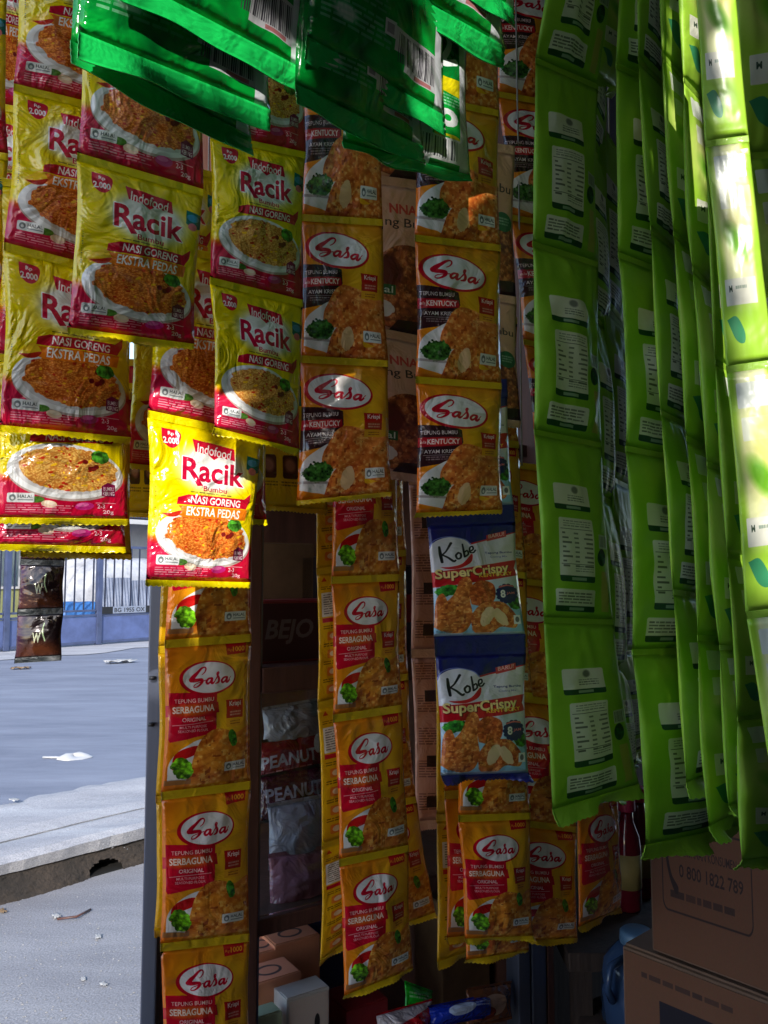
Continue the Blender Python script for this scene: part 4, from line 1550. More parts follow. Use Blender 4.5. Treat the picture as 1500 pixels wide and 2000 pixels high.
def inside(x, y, poly):
    c = False
    for (a, b_), (e, f_) in zip(poly, poly[1:] + poly[:1]):
        if (b_ > y) != (f_ > y) and x < (e - a) * (y - b_) / (f_ - b_) + a: c = not c
    return c


cell = .01
bbs = [(min(q[0] for q in h), max(q[0] for q in h), min(q[1] for q in h), max(q[1] for q in h)) for h in holes]
AX0, AY0 = -.70, -1.55
xs = np.arange(AX0, 1.72, cell)
ys = np.arange(AY0, 2.45, cell)
av, af = [], []
vid = {}


def avid(i, j):
    if (i, j) not in vid:
        vid[(i, j)] = len(av)
        x, y = AX0 + i * cell, AY0 + j * cell
        av.append((x, y, AZ + .012 * math.sin(x * 7 + y * 3) + .008 * math.sin(y * 11)))
    return vid[(i, j)]


for i in range(len(xs)):
    for j in range(len(ys)):
        x, y = xs[i] + cell / 2, ys[j] + cell / 2
        left = -.64 if y < .3 else -.27
        if x < left + .012 * math.sin(y * 40): continue
        hit = [k for k, h in enumerate(holes) if bbs[k][0] <= x <= bbs[k][1] and bbs[k][2] <= y <= bbs[k][3] and inside(x, y, h)]
        if hit and (hit != [0] or (i + j) % 3 != 0): continue     # some cells stay in the first hole to dim its sun patch
        af.append((avid(i, j), avid(i + 1, j), avid(i + 1, j + 1), avid(i, j + 1)))
awn = empty('awning', (.6, .7, AZ), 'unseen dark tarpaulin awning over the shop front, holes cut to place sun patches', 'awning')
tp_ = link_mesh('tarpaulin', av, af, [M['sheet_tarp']], awn)
md = tp_.modifiers.new('thickness', 'SOLIDIFY'); md.thickness = .003
for y in (-1.53, .99, 2.38):
    tube('pole', [(-.28 if y > 0 else -.62, y, AZ + .045), (1.75, y, AZ + .045)], .022, M['bamboo'], awn, 10)

# hanging rails under the awning
for k, y in enumerate((.5, .66, .78, .9, 1.05)):
    o = tube('hanging_rail', [(-.75, y - .28, RAIL_Z), (.95, y + .28, RAIL_Z)], .009, M['bamboo'], None, 8)
    tag(o, ('first', 'second', 'third', 'fourth', 'fifth')[k] + ' bamboo rail from the viewer carrying strings of sachet strips under the awning', 'rail', 'bamboo hanging rails')

# ================================================================== strips of sachets
GB = 'green refill bags hanging at the top'
gs = dict(cat='bag strip', name='bag_strip')
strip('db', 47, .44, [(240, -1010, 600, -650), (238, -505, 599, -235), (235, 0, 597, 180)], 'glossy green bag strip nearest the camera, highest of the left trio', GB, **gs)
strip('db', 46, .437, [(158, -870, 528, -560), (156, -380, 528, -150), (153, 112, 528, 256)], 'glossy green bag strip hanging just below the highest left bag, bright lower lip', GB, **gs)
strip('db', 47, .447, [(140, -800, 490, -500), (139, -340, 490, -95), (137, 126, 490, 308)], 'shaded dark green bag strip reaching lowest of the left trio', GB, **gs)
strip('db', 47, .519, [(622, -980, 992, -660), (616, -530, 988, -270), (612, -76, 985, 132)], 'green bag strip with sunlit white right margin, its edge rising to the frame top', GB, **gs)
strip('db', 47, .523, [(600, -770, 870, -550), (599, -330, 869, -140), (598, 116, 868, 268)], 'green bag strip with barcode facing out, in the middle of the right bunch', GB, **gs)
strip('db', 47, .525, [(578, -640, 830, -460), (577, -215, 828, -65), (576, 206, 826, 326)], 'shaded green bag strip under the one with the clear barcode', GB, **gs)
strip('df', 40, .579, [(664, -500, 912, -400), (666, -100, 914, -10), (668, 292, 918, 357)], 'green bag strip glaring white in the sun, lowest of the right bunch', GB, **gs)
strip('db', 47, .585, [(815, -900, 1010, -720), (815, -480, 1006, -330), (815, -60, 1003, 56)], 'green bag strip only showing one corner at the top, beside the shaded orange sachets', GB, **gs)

RG = 'yellow and red fried rice seasoning sachets'
strip('rh', 24, .80, [(-70, -120, 80, -100), (-72, 190, 78, 215), (-76, 500, 74, 520)], 'shaded yellow seasoning strip in the gap at the upper left corner', RG)
strip('rh', 22, .66, [(-232, -60, 15, -15), (-234, 262, 16, 300), (-236, 575, 17, 605), (-240, 888, 20, 896)], 'yellow and red seasoning strip cut off by the left picture edge', RG)
strip('rh', 32, .675, [(36, -150, 276, -78), (27, 163, 268, 222), (8, 473, 258, 537), (-2, 843, 256, 866)], 'Racik seasoning strip at far left, half behind the nearest yellow strip'.replace('Racik ', 'extra hot '), RG)
strip('rn', 26, .69, [(-8, 345, 252, 390), (-9, 690, 251, 712), (-10, 1022, 251, 1025)], 'seasoning strip at far left with pale yellow rice, sticking out below another', RG)
strip('rh', 24, .705, [(-15, 740, 246, 750), (-15, 1074, 245, 1080)], 'seasoning strip at far left showing only a shiny red bottom band', RG)
strip('rback', 22, .73, [(32, 760, 258, 766), (40, 1087, 257, 1093)], 'mustard seasoning sachet back just above the dark coffee sachets', RG)
strip('rh', 33, .64, [(163, -58, 405, 20), (151, 298, 398, 370), (131, 652, 378, 683)], 'shaded yellow extra hot seasoning strip in front, below the left green bags', RG)
strip('rn', 34, .695, [(415, -30, 602, 25), (411, 258, 597, 297), (410, 541, 592, 586), (418, 845, 584, 888)], 'yellow seasoning strip with plain fried rice, right of the extra hot one', RG)
strip('rh', 30, .72, [(300, 470, 520, 515), (289, 801, 515, 848), (284, 1144, 488, 1148)], 'brightest sunlit yellow extra hot seasoning strip, ending above the orange flour strip', RG)
strip('rn', 28, .755, [(310, 700, 523, 722), (300, 1010, 521, 1026)], 'yellow seasoning sachet peeping out right behind the brightest sunlit one', RG)
strip('rh', 30, .775, [(275, 300, 425, 338), (264, 600, 418, 626), (244, 915, 400, 931)], 'shaded seasoning strip in the gap between the far left and the sunlit strips', RG)
strip('rback', 24, .82, [(236, 700, 340, 705), (241, 1009, 340, 1014)], 'mustard back of a seasoning sachet in the gap above the street gate', RG)
strip('rback', 24, .86, [(470, 690, 640, 702), (492, 995, 640, 1005)], 'mustard back of a seasoning sachet above the dark cabinet opening', RG)

FG = 'orange seasoned flour sachets'
strip('sr', 30, .84, [(330, 955, 492, 950), (322, 1250, 491, 1238), (315, 1547, 490, 1525), (313, 1843, 487, 1823), (315, 2140, 487, 2118)], 'orange flour strip hanging in front of the metal post, nearest the street', FG)
strip('sback', 30, .885, [(316, 962, 470, 955), (309, 1262, 470, 1250), (304, 1555, 470, 1540), (301, 1832, 470, 1815)], 'yellow sachet backs peeping out between the metal post and the orange strip', FG)
strip('sr', 28, .86, [(645, 850, 776, 845), (647, 1126, 780, 1121), (650, 1396, 785, 1376), (662, 1678, 798, 1650), (672, 1955, 807, 1900)], 'orange flour strip in the middle, tilted and reaching lowest', FG)
strip('sr', 28, .93, [(655, 800, 790, 795), (660, 1085, 793, 1073), (665, 1335, 797, 1315), (680, 1580, 812, 1555), (722, 1838, 852, 1790)], 'orange flour strip swinging out to the right behind the tilted middle one', FG)
strip('sback', 33, .895, [(615, 850, 700, 845), (618, 1110, 702, 1100), (620, 1372, 705, 1352), (628, 1648, 715, 1620), (625, 1888, 715, 1822)], 'yellow flour strip turned back to front, left of the tilted middle one', FG)
strip('sd', 12, .78, [(594, -160, 741, -150), (591, 125, 743, 132), (589, 418, 748, 428), (588, 694, 758, 704), (578, 987, 766, 968)], 'orange flour strip with dark panel beside the plain fried rice seasoning', FG)
strip('sd', 20, .76, [(808, -100, 975, -65), (808, 180, 975, 215), (810, 458, 978, 478), (812, 735, 980, 748), (812, 1010, 981, 1003)], 'orange flour strip with dark panel hanging above the navy and white sachets', FG)
strip('br', 20, .86, [(703, 50, 873, 70), (705, 338, 875, 360), (703, 632, 878, 668), (712, 928, 882, 950)], 'peach sachet strip in the gap between the two dark panelled orange strips', 'peach chicken flour sachets')
strip('br', 20, .90, [(850, 262, 1005, 285), (855, 555, 1008, 580), (870, 818, 1018, 835)], 'peach sachet strip peeping out right of the dark panelled orange strip', 'peach chicken flour sachets')
strip('sd', 22, 1.0, [(960, -60, 1110, -35), (972, 178, 1125, 205), (993, 418, 1145, 445), (1022, 662, 1165, 690), (1046, 880, 1180, 905)], 'dim orange flour strip leaning along the left edge of the lime strips', FG)
strip('sr', 24, .98, [(945, 895, 1090, 912), (955, 1122, 1098, 1138), (968, 1352, 1108, 1368), (985, 1597, 1126, 1614), (988, 1848, 1128, 1840)], 'orange flour strip between the navy sachets and the lime strip', FG)
strip('sr', 24, .95, [(895, 610, 1010, 620), (900, 850, 1013, 862), (915, 1105, 1028, 1118), (930, 1350, 1040, 1362)], 'orange flour strip mostly hidden behind the navy and white sachets', FG)
strip('ko', 20, .84, [(835, 745, 990, 740), (832, 995, 1003, 985), (848, 1243, 1026, 1238), (862, 1529, 1033, 1523)], 'navy and white fried chicken coating strip below the dark panelled orange one', 'navy coating mix sachets')
strip('sr', 25, .90, [(888, 1340, 1022, 1335), (895, 1592, 1036, 1587), (908, 1842, 1042, 1836)], 'orange flour strip hanging right under the navy sachets, whole bottom sachet in view', FG)
strip('sr', 25, .93, [(900, 1630, 1030, 1622), (910, 1884, 1033, 1864)], 'orange flour sachet whose bottom shows below the one under the navy sachets', FG)
strip('sr', 34, .955, [(864, 1290, 962, 1284), (868, 1545, 975, 1538), (872, 1842, 985, 1830)], 'orange flour strip sliver left of the one under the navy sachets', FG)
strip('sback', 30, 1.0, [(850, 1280, 962, 1275), (852, 1590, 966, 1585), (854, 1894, 970, 1852)], 'yellow sachet backs ending in a slanted corner left of the navy strip foot', FG)
strip('sr', 46, 1.0, [(1124, 1290, 1200, 1280), (1126, 1560, 1207, 1542), (1130, 1820, 1213, 1782)], 'orange flour sachet alone under the lime strip, near the red bottles', FG)
strip('brback', 25, 1.03, [(798, 930, 900, 930), (803, 1268, 905, 1266), (812, 1622, 908, 1615)], 'reddish brown sachet backs in the gap left of the navy sachets', 'peach chicken flour sachets')

LG = 'long lime green sachet strips'
strip('lb', 38, .72, [(1100, -265, 1225, -190), (1046, 112, 1168, 165), (1040, 470, 1168, 512), (1043, 838, 1175, 865), (1062, 1205, 1198, 1210), (1080, 1612, 1252, 1556)], 'lime strip with white text panels, leftmost and facing the camera', LG)
strip('lbn', 60, .80, [(1135, -80, 1178, 20), (1140, 250, 1182, 330), (1150, 600, 1192, 650), (1165, 960, 1206, 985), (1185, 1300, 1226, 1300), (1200, 1570, 1244, 1545)], 'lime strip seen nearly edge on, right behind the leftmost lime strip', LG)
strip('lfn', 60, .78, [(1178, -420, 1226, -320), (1172, -120, 1218, -20), (1158, 160, 1204, 190)], 'short lime strip ending high up near the frame top', LG)
strip('lbn', 60, .84, [(1168, 225, 1210, 300), (1180, 590, 1220, 640), (1195, 930, 1233, 950), (1205, 1270, 1245, 1270), (1215, 1500, 1258, 1480)], 'dark lime strip deep in the gap between the two panelled strips', LG)
strip('lb', 42, .68, [(1212, -250, 1332, -170), (1203, 122, 1326, 185), (1207, 492, 1332, 540), (1222, 870, 1348, 895), (1234, 1268, 1368, 1265), (1262, 1682, 1452, 1638)], 'second lime strip with white text panels, hanging over the cartons', LG)
strip('lbn', 55, .66, [(1240, -230, 1292, -130), (1246, 110, 1302, 170), (1270, 440, 1328, 490), (1290, 800, 1348, 830), (1314, 1150, 1374, 1160), (1342, 1560, 1422, 1520)], 'lime strip edge on, overlapping the second panelled strip on its right', LG)
strip('lfn', 52, .62, [(1285, -260, 1346, -160), (1292, 100, 1352, 170), (1315, 450, 1374, 500), (1340, 850, 1402, 880), (1362, 1240, 1428, 1245), (1386, 1645, 1462, 1600)], 'lime strip whose pointed foot hangs over the second panelled strip', LG)
strip('lfn', 55, .60, [(1325, -200, 1382, -110), (1335, 150, 1388, 210), (1352, 520, 1404, 565), (1380, 900, 1434, 925), (1405, 1260, 1460, 1262), (1425, 1600, 1484, 1575)], 'shaded lime strip just left of the dazzling sunlit one', LG)
strip('lfn', 50, .565, [(1380, 300, 1432, 350), (1396, 700, 1452, 730), (1420, 1080, 1482, 1090), (1440, 1400, 1512, 1390), (1450, 1702, 1538, 1690)], 'lime strip reaching lowest at the right picture edge', LG)
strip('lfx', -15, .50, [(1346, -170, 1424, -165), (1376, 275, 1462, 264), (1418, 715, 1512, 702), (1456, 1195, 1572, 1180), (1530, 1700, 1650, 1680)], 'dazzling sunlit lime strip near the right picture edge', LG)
strip('lf', 18, .56, [(1432, -200, 1562, -190), (1446, 300, 1582, 290), (1482, 760, 1612, 745), (1530, 1200, 1652, 1190)], 'shaded lime strip on the right picture edge behind the dazzling one', LG)

strip('co', 5, .95, [(44, 985, 130, 986), (40, 1092, 126, 1094), (34, 1190, 124, 1187), (28, 1296, 120, 1290)], 'dark metallic coffee sachet strip hanging in front of the street gate', 'coffee sachets')

# ================================================================== goods in the cabinet
KINDS['bag'] = dict(front='pn', back='pn', seal=.06, bulge=.12, seal_mat='s_dark', bseal=.06, teeth=False, curl=.02, creases=14)


def goods_bag(mat, th, Z, tl, tr, bl, br, label, cat='snack bag', seal='s_dark', name='snack_bag', bulge=.12):
    th = R(th)
    zr, _ = right_depth(tl[0], tr[0], Z, th)
    zr2, _ = right_depth(bl[0], br[0], Z - .02, th)
    c = (P(*tl, Z), P(*tr, zr), P(*br, zr2), P(*bl, Z - .02))
    root = empty(name, (c[2] + c[3]) / 2, label, cat)
    KINDS['bag'].update(front=mat, back=mat, seal_mat=seal, bseal_mat=seal, bulge=bulge)
    _sid[0] += 1
    o = sachet(root, *c, 'bag', _sid[0], last=True)
    o.name = 'bag_body'
    return root


def goods_img(name, bg, items, wh=(300, 220)):
    return film('film_' + name, print_label('print_' + name, wh, bg, items), rough=.25, crinkle=.7, scale=34)


M['pn1'] = goods_img('peanut_red', (110, 14, 26), [('text', 'PEANUT', .04, .4, .88, .72, (150, 142, 145), .03), ('ell', .92, .3, .08, .26, (200, 196, 190)), ('lines', .1, .8, .8, .92, 2, (200, 160, 150), 3)])
M['pn2'] = goods_img('peanut_dark', (64, 14, 34), [('text', 'PEANUT', .06, .3, .9, .62, (140, 134, 145), .03), ('lines', .1, .7, .8, .9, 2, (160, 120, 140), 5)])
M['clear1'] = film('bag_cloudy_plastic', col=(.34, .32, .38), rough=.2, crinkle=1.0, scale=30, transl=.3)
M['clear2'] = film('bag_pink_plastic', col=(.42, .17, .22), rough=.2, crinkle=1.0, scale=26, transl=.3)
M['clear3'] = film('bag_grey_plastic', col=(.28, .26, .27), rough=.18, crinkle=1.0, scale=30, transl=.2)
goods_bag('clear2', 33, 1.14, (524, 1668), (640, 1650), (526, 1795), (640, 1775), 'crumpled pinkish plastic bag at the bottom of the glass cabinet pile', 'plastic bag', 'clear2', 'plastic_bag', .2)
goods_bag('clear1', 33, 1.17, (522, 1570), (645, 1548), (524, 1700), (645, 1680), 'cloudy lilac plastic bag behind the cabinet glass, above the pink one', 'plastic bag', 'clear1', 'plastic_bag', .2)
goods_bag('pn2', 33, 1.20, (506, 1515), (640, 1488), (506, 1610), (640, 1585), 'dark purple peanut bag lettered PEANUT, lower of the two in the cabinet')
goods_bag('pn1', 33, 1.225, (500, 1448), (632, 1420), (500, 1535), (632, 1508), 'red peanut bag lettered PEANUT, upper of the two in the cabinet')
goods_bag('clear3', 33, 1.25, (512, 1382), (640, 1360), (512, 1470), (640, 1445), 'grey see-through plastic bag on top of the peanut bags', 'plastic bag', 'clear3', 'plastic_bag', .18)

M['pack_or'] = solid('pale_orange_card', (.55, .22, .12), .45, .12, 20)
M['pack_gn'] = solid('pale_green_card', (.34, .42, .28), .5, .12, 20)
M['pack_wh'] = solid('white_card', (.5, .48, .46), .4, .1, 20)
M['pack_bl'] = solid('blue_card', (.03, .05, .2), .4, .2, 20)
M['pack_dk'] = solid('dark_card', (.03, .025, .04), .5, .3, 20)
M['pack_br'] = solid('tan_card', (.14, .08, .04), .5, .3, 20)
M['pack_rd'] = solid('red_card', (.22, .015, .02), .4, .3, 20)
oval = matte_print('orange_pack_top', print_label('print_orange_top', (240, 120), (226, 150, 120), [('ell', .5, .5, .28, .3, (90, 70, 70)), ('ell', .5, .5, .22, .2, (226, 150, 120))]))
star = matte_print('white_pack_front', print_label('print_white_front', (240, 260), (205, 190, 180), [('poly', [(.3, .55), (.75, .2), (.72, .3), (.36, .58)], (40, 34, 34)), ('ell', .72, .2, .07, .06, (30, 26, 28)), ('poly', [(.25, .85), (.5, .7), (.75, .85)], (26, 22, 26)), ('lines', .2, .9, .8, .98, 2, (60, 50, 50), 2)]))
bejo = matte_print('red_pack_front', print_label('print_red_front', (300, 110), (60, 12, 22), [('text', 'BEJO', .1, .28, .62, .72, (110, 100, 104), .03, .2), ('lines', .68, .3, .92, .6, 2, (110, 60, 60), 2)]))


def carton_box(name, label, cat, px, dp, zt, wd, dpth, h, mat, front=None, top=None, group=None, dirs=None, zbase=None):
    """box standing on a shelf: its front left edge shows at column px; children: printed face, lid flap"""
    zb = zt - h if zbase is None else zbase
    o = CW(c_t(px, dp), dp, zb)
    a, b_ = CD, CN
    root = empty(name, o + a * wd / 2 + b_ * dpth / 2, label, cat, group)
    box('carton_body', o, a * wd, b_ * dpth, (0, 0, zt - zb), mat, root, .0015)
    if front is not None:
        quad_board('printed_front', o + a * .003 - b_ * .0012 + Vector((0, 0, .003)), a * (wd - .006), (0, 0, zt - zb - .006), .001, front, mat, root)
    if top is not None:
        quad_board('printed_lid', o + a * .003 + b_ * .003 + Vector((0, 0, zt - zb + .0012)), a * (wd - .006), b_ * (dpth - .006), .001, top, mat, root)
    else:
        box('lid_flap', o + a * .002 + b_ * .002 + Vector((0, 0, zt - zb + .0004)), a * (wd - .004), b_ * (dpth * .55), (0, 0, .0012), mat, root)
    return root


OG = 'small orange boxes on the lower cabinet shelf'
carton_box('orange_box', 'small orange box with oval on its lid, front one of three', 'box', 502, .07, .648, .075, .055, .06, M['pack_or'], None, oval, OG, zbase=ZB)
carton_box('orange_box', 'small orange box with oval on its lid, at the back left', 'box', 500, .135, .655, .055, .055, .06, M['pack_or'], None, oval, OG, zbase=ZB)
carton_box('orange_box', 'small orange box with oval on its lid, at the back right', 'box', 545, .135, .66, .075, .055, .06, M['pack_or'], None, oval, OG, zbase=ZB)
carton_box('white_box', 'long pale grey box at the back of the lower cabinet shelf', 'box', 505, .22, .672, .1, .06, .05, M['pack_wh'], zbase=ZB)
carton_box('blue_box', 'dark blue box beside the pale grey one on the lower shelf', 'box', 600, .19, .668, .12, .08, .05, M['pack_bl'], zbase=ZB)
carton_box('green_box', 'pale green box at the front of the lower cabinet shelf', 'box', 514, .02, .632, .035, .03, .06, M['pack_gn'], zbase=ZB)
carton_box('white_pack', 'white pack with black star and hat drawing on the lower shelf', 'box', 568, .03, .638, .065, .04, .06, M['pack_wh'], star, zbase=ZB)
carton_box('dark_box', 'dark red box behind the tilted orange strip on the lower shelf', 'box', 680, .05, .585, .07, .07, .06, M['pack_rd'], zbase=ZB)
carton_box('tan_box', 'brown box near the right end of the lower cabinet shelf', 'box', 860, .12, .66, .1, .08, .06, M['pack_br'], zbase=ZB)
M['pk_gn'] = goods_img('green_pouch', (20, 190, 40), [('lines', .1, .3, .8, .6, 2, (210, 240, 210), 3)], (160, 120))
M['pk_bl'] = goods_img('blue_pouch', (20, 50, 170), [('ell', .4, .5, .2, .3, (200, 215, 240)), ('lines', .6, .3, .95, .6, 2, (180, 190, 230), 3)], (200, 120))
M['pk_rw'] = goods_img('red_white_pouch', (190, 180, 184), [('poly', [(0, .6), (1, .1), (1, .6), (.3, 1.0), (0, 1.0)], (180, 14, 30))], (200, 140))
M['pk_tan'] = goods_img('tan_pouch', (120, 70, 40), [('ell', .5, .5, .3, .3, (190, 150, 120)), ('ell', .3, .7, .2, .2, (90, 30, 20))], (200, 140))
goods_bag('pk_gn', 33, 1.24, (790, 1915), (845, 1935), (790, 1975), (845, 1975), 'bright green packet poking up behind the lowest orange sachet', 'packet', 'pk_gn', 'packet')
goods_bag('pk_bl', 33, 1.20, (835, 1965), (960, 1940), (835, 2010), (960, 1985), 'blue packet lying beside the green one on the lower shelf', 'packet', 'pk_bl', 'packet', .2)
goods_bag('pk_rw', 33, 1.16, (735, 1980), (845, 1950), (735, 2050), (845, 2020), 'red and white packet at the bottom picture edge', 'packet', 'pk_rw', 'packet', .2)
goods_bag('pk_tan', 33, 1.25, (910, 1930), (1000, 1915), (910, 2010), (1000, 1990), 'tan printed packet left of the metal cabinet stile', 'packet', 'pk_tan', 'packet', .2)
# upper open shelf
ZU = zr0 + .032
carton_box('red_box', 'dark red box with big slanted grey letters on the upper cabinet shelf', 'box', 496, .05, ZU + .085, .15, .08, .05, M['pack_rd'], bejo, zbase=ZU)
carton_box('tan_carton', 'brown box standing on the upper cabinet shelf behind the red one', 'box', 500, .16, ZU + .17, .1, .1, .05, M['pack_br'], zbase=ZU)
carton_box('dark_carton', 'black box on the upper cabinet shelf, right of the brown one', 'box', 590, .16, ZU + .15, .1, .1, .05, M['pack_dk'], zbase=ZU)
for k in range(3):
    carton_box('flat_box', ('lowest', 'middle', 'top')[k] + ' of the dark flat boxes stacked in the gap left of the navy sachets', 'box', 778, .08, ZU + .045 * (k + 1), .13, .09, .04, (M['pack_dk'], M['pack_rd'], M['pack_dk'])[k], group='dark flat boxes', zbase=ZU + .045 * k + .0015)

# ================================================================== right corner: cartons, bottles, jug, table
KA = R(-48)
KD = Vector((math.cos(KA), math.sin(KA), 0))
KN_ = Vector((-KD.y, KD.x, 0))


def big_carton(label, o, W, D_, H, low):
    pr = matte_print('carton_print_low' if low else 'carton_print', print_carton(low), .85)
    root = empty('cardboard_carton', o + KD * W / 2 + KN_ * D_ / 2, label, 'carton', 'cardboard cartons')
    box('carton_body', o, KD * W, KN_ * D_, (0, 0, H), M['carton'], root, .004)
    quad_board('printed_face', o - KN_ * .0015 + KD * .004 + Vector((0, 0, .004)), KD * (W - .008), (0, 0, H - .008), .001, pr, M['carton'], root)
    for k in (0, 1):
        box('flap', o + KD * .004 + KN_ * (.004 + k * D_ / 2) + Vector((0, 0, H + .0005)), KD * (W - .008), KN_ * (D_ / 2 - .006), (0, 0, .003), M['carton'], root)
    box('packing_tape', o + KD * .0 + KN_ * (D_ / 2 - .025) + Vector((0, 0, H + .0042)), KD * W, KN_ * .05, (0, 0, .0006), film('packing_tape', col=(.3, .17, .07), rough=.25), root)
    return root


oU = P(1273, 1856, 1.15)
HL = .30
top_z = oU.z - .008
ob = G(1215, 1846, top_z)
ob.z = top_z - HL
big_carton('lower cardboard carton with a dark printed square, partly under the other', ob, .27, .34, HL, True)
big_carton('upper cardboard carton printed with a telephone handset and number', oU, .2, .28, .27, False)
# plinth under the cartons
pz = ob.z - .003
pl_ = empty('crate', (ob.x + .2, ob.y, 0), 'dark wooden crate the cardboard cartons stand on', 'crate')
for k in range(4):
    hh = pz / 4
    box('slat', ob * 1 + Vector((0, 0, -ob.z + k * hh + .004)) - KD * .0 + KD * .01, KD * .25, KN_ * .018, (0, 0, hh - .012), M['wood'], pl_)
    box('slat', Vector((ob.x, ob.y, k * hh + .004)) + KD * .01 + KN_ * .31, KD * .25, KN_ * .018, (0, 0, hh - .012), M['wood'], pl_)
for q in (0, 1):
    for r in (0, 1):
        box('corner_post', Vector((ob.x, ob.y, 0)) + KD * (.012 + q * .21) + KN_ * (.02 + r * .262), KD * .03, KN_ * .026, (0, 0, pz), M['wood'], pl_)

# low table with the bottles and the jug behind the cartons
tb = empty('side_table', P(1225, 1770, 1.5) * 1, 'dark low table behind the cartons carrying bottles', 'table')
tz = .60
bx = P(1225, 1770, 1.55)
box('table_top', (bx.x - .16, bx.y - .22, tz - .03), (.5, 0, 0), (0, .4, 0), (0, 0, .03), M['plank'], tb, .003)
for i in (0, 1):
    for j in (0, 1):
        box('leg', (bx.x - .15 + i * .45, bx.y - .21 + j * .35, 0), (.03, 0, 0), (0, .03, 0), (0, 0, tz - .031), M['plank'], tb)
syr = film('red_syrup_bottle', col=(.17, .006, .02), rough=.1, crinkle=.0)
capm = solid('pink_cap', (.45, .03, .08), .35, .1, 30)
labm = solid('pale_yellow_label', (.42, .33, .12), .6, .15, 30)
for k, (px, Y) in enumerate(((1226, 1.50), (1250, 1.56))):
    p = P(px, 1700, Y)
    r = .024
    root = empty('syrup_bottle', (p.x, p.y, tz), ('red syrup bottle with pink cap, left one nearest the lone orange sachet', 'red syrup bottle with pink cap, right one half behind the lime strip foot')[k], 'bottle', 'red syrup bottles')
    lathe('bottle_body', (p.x, p.y, tz), [(r * .9, 0), (r, .006), (r, .11), (r * .9, .13), (r * .5, .155), (r * .45, .175)], syr, root)
    lathe('cap', (p.x, p.y, tz + .173), [(r * .62, 0), (r * .66, .002), (r * .62, .022), (r * .55, .026)], capm, root, 20)
    lathe('label', (p.x, p.y, tz + .04), [(r * 1.012, 0), (r * 1.012, .06)], labm, root)
p = P(1243, 1800, 1.32)
jz = .50
jug = empty('water_jug', (p.x, p.y, jz), 'blue plastic water jug left of the cartons', 'jug')
blue = film('blue_jug_plastic', col=(.05, .1, .22), rough=.18, crinkle=.05, transl=.25)
lathe('jug_body', (p.x, p.y, jz), [(.05, 0), (.056, .006), (.056, .05), (.054, .06), (.056, .07), (.052, .095), (.03, .118), (.022, .122)], blue, jug)
lathe('cap', (p.x, p.y, jz + .121), [(.026, 0), (.027, .004), (.026, .016), (.022, .02)], solid('pale_blue_cap', (.1, .2, .34), .3, .1, 20), jug)
tube('handle', [(p.x - .03, p.y - .03, jz + .11), (p.x - .055, p.y - .045, jz + .105), (p.x - .062, p.y - .05, jz + .075), (p.x - .05, p.y - .035, jz + .05)], .006, blue, jug, 8)
st = empty('stool', (p.x, p.y, 0), 'dark stool under the blue water jug', 'stool')
lathe('seat', (p.x, p.y, jz - .025), [(.09, 0), (.095, .006), (.095, .018), (.09, .0245)], M['plank'], st)
for k in range(4):
    a = k * math.pi / 2 + .4
    tube('leg', [(p.x + .07 * math.cos(a), p.y + .07 * math.sin(a), jz - .024), (p.x + .1 * math.cos(a), p.y + .1 * math.sin(a), .0)], .012, M['plank'], st, 8)

# ================================================================== litter on the ground
lid = G(143, 1480, RZ - .012)
sp = empty('plastic_cup_lid', lid, 'crushed white plastic lid with its straw lying on the road', 'litter')
vs_, fs = [], []
n = 28
for j, (r, z) in enumerate(((.0, .018), (.035, .02), (.06, .012), (.075, .004), (.078, .001))):
    for i in range(n):
        a = 6.283 * i / n
        k = 1 + .1 * math.sin(3 * a + 1) + .06 * math.sin(7 * a)
        vs_.append((lid.x + r * k * 1.25 * math.cos(a), lid.y + r * k * math.sin(a), lid.z + z * (1 + .5 * math.sin(2 * a))))
for j in range(4):
    for i in range(n):
        fs.append((j * n + i, j * n + (i + 1) % n, (j + 1) * n + (i + 1) % n, (j + 1) * n + i))
fs.append(tuple(range(4 * n, 5 * n)))
link_mesh('lid', vs_, fs, [M['white_pl']], sp)
e0, e1 = G(84, 1477, RZ), G(128, 1479, RZ)
tube('straw', [(e0.x, e0.y, RZ - .006), (e1.x, e1.y, RZ - .002)], .006, M['white_pl'], sp, 8)


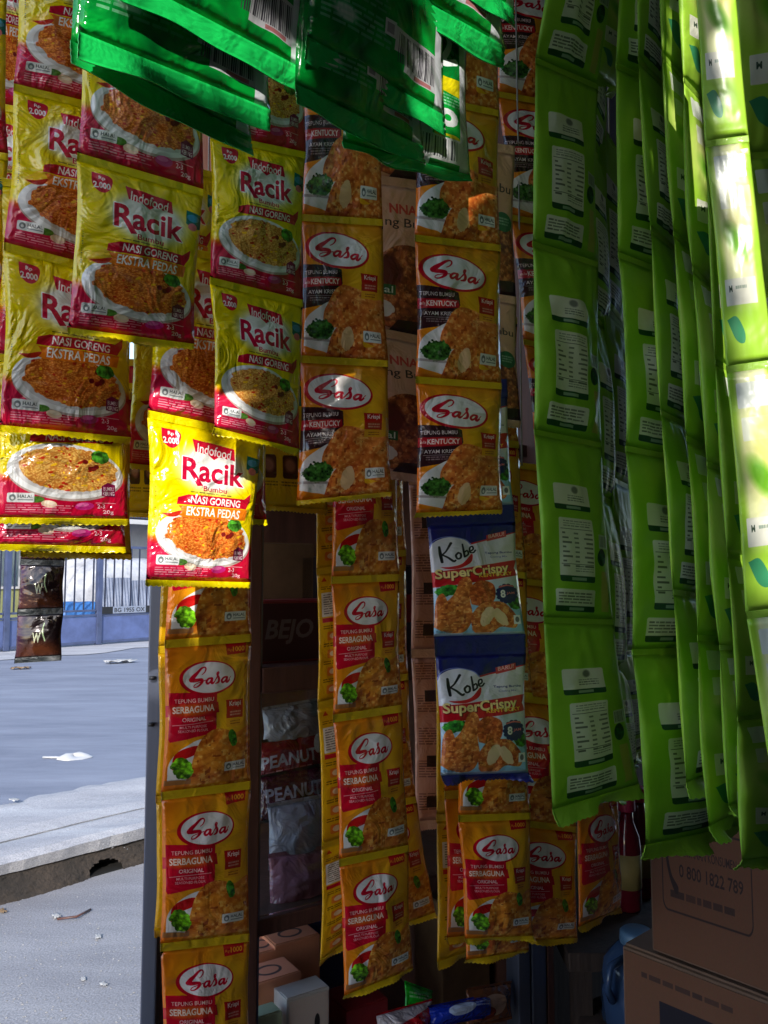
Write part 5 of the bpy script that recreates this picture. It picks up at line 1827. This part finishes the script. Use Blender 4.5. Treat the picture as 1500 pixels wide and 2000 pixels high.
def scrap(px, py, z, w_, l_, label, mat, ang, cat='litter', name='paper_scrap'):
    p = G(px, py, z)
    vs_, fs = [], []
    rs = np.random.RandomState(int(px + py))
    n = 6
    for j in range(n + 1):
        for i in range(n + 1):
            x, y = (i / n - .5) * w_, (j / n - .5) * l_
            x += rs.randn() * w_ * .03; y += rs.randn() * l_ * .03
            vs_.append((p.x + x * math.cos(ang) - y * math.sin(ang), p.y + x * math.sin(ang) + y * math.cos(ang), z + .004 + abs(math.sin(i * 1.1 + j * .7 + px)) * min(w_, l_) * .25))
    fs = [(j * (n + 1) + i, j * (n + 1) + i + 1, (j + 1) * (n + 1) + i + 1, (j + 1) * (n + 1) + i) for j in range(n) for i in range(n)]
    o = link_mesh(name, vs_, fs, [mat])
    md = o.modifiers.new('thickness', 'SOLIDIFY'); md.thickness = .0008
    return tag(o, label, cat, 'scraps of litter on the ground')


PW = solid('litter_paper', (.34, .34, .34), .7, .1, 30)
PB = solid('dry_leaf', (.2, .13, .07), .8, .3, 30)
scrap(233, 1295, RZ - .01, .34, .16, 'white paper scrap on the far side of the road', PW, .6)
scrap(40, 1307, RZ - .01, .2, .1, 'thin brown scrap by the far pavement, below the coffee sachets', PB, .2)
scrap(28, 1565, RZ, .03, .05, 'small upright white scrap at the near road edge', PW, .9)
scrap(110, 1792, 0, .022, .035, 'white paper scrap at the end of the twig', PW, .7)
scrap(192, 1832, 0, .018, .03, 'white paper scrap on the yard, right below the twig', PW, .3)
scrap(4, 1782, 0, .02, .04, 'tan scrap on the yard at the left picture edge', PB, .8)
scrap(163, 1915, 0, .012, .022, 'tiny white scrap low on the yard, left of its neighbour', PW, .4)
scrap(202, 1925, 0, .014, .026, 'tiny white scrap low on the yard, nearest the metal post', PW, .9)
t0, t1, t2 = G(112, 1795, .006), G(150, 1790, .012), G(177, 1776, .006)
tag(tube('twig', [t0, t1, t2], .004, M['wood'], None, 8), 'short dark twig lying on the yard below the drain hole', 'twig')
gv, gf = [], []
for k in range(900):
    px, py = random.uniform(-60, 320), random.choice((random.uniform(1740, 2040), random.uniform(1740, 2040), random.uniform(1560, 1660)))
    zz = 0.0 if py > 1720 else RZ - .004
    p = G(px, py, zz)
    r = random.uniform(.001, .004) * (1 if py > 1500 else 2.2)
    k0 = len(gv)
    a = random.random() * 6.28
    for q in range(5):
        b_ = a + q * 1.257
        gv.append((p.x + r * math.cos(b_) * random.uniform(.6, 1.3), p.y + r * math.sin(b_) * random.uniform(.6, 1.3), zz + .001))
    gv.append((p.x, p.y, zz + r * .7))
    for q in range(5):
        gf.append((k0 + q, k0 + (q + 1) % 5, k0 + 5))
tag(link_mesh('grit', gv, gf, [solid('grit_stone', (.3, .29, .28), .9, .5, 60)], smooth=False), kind='stuff')
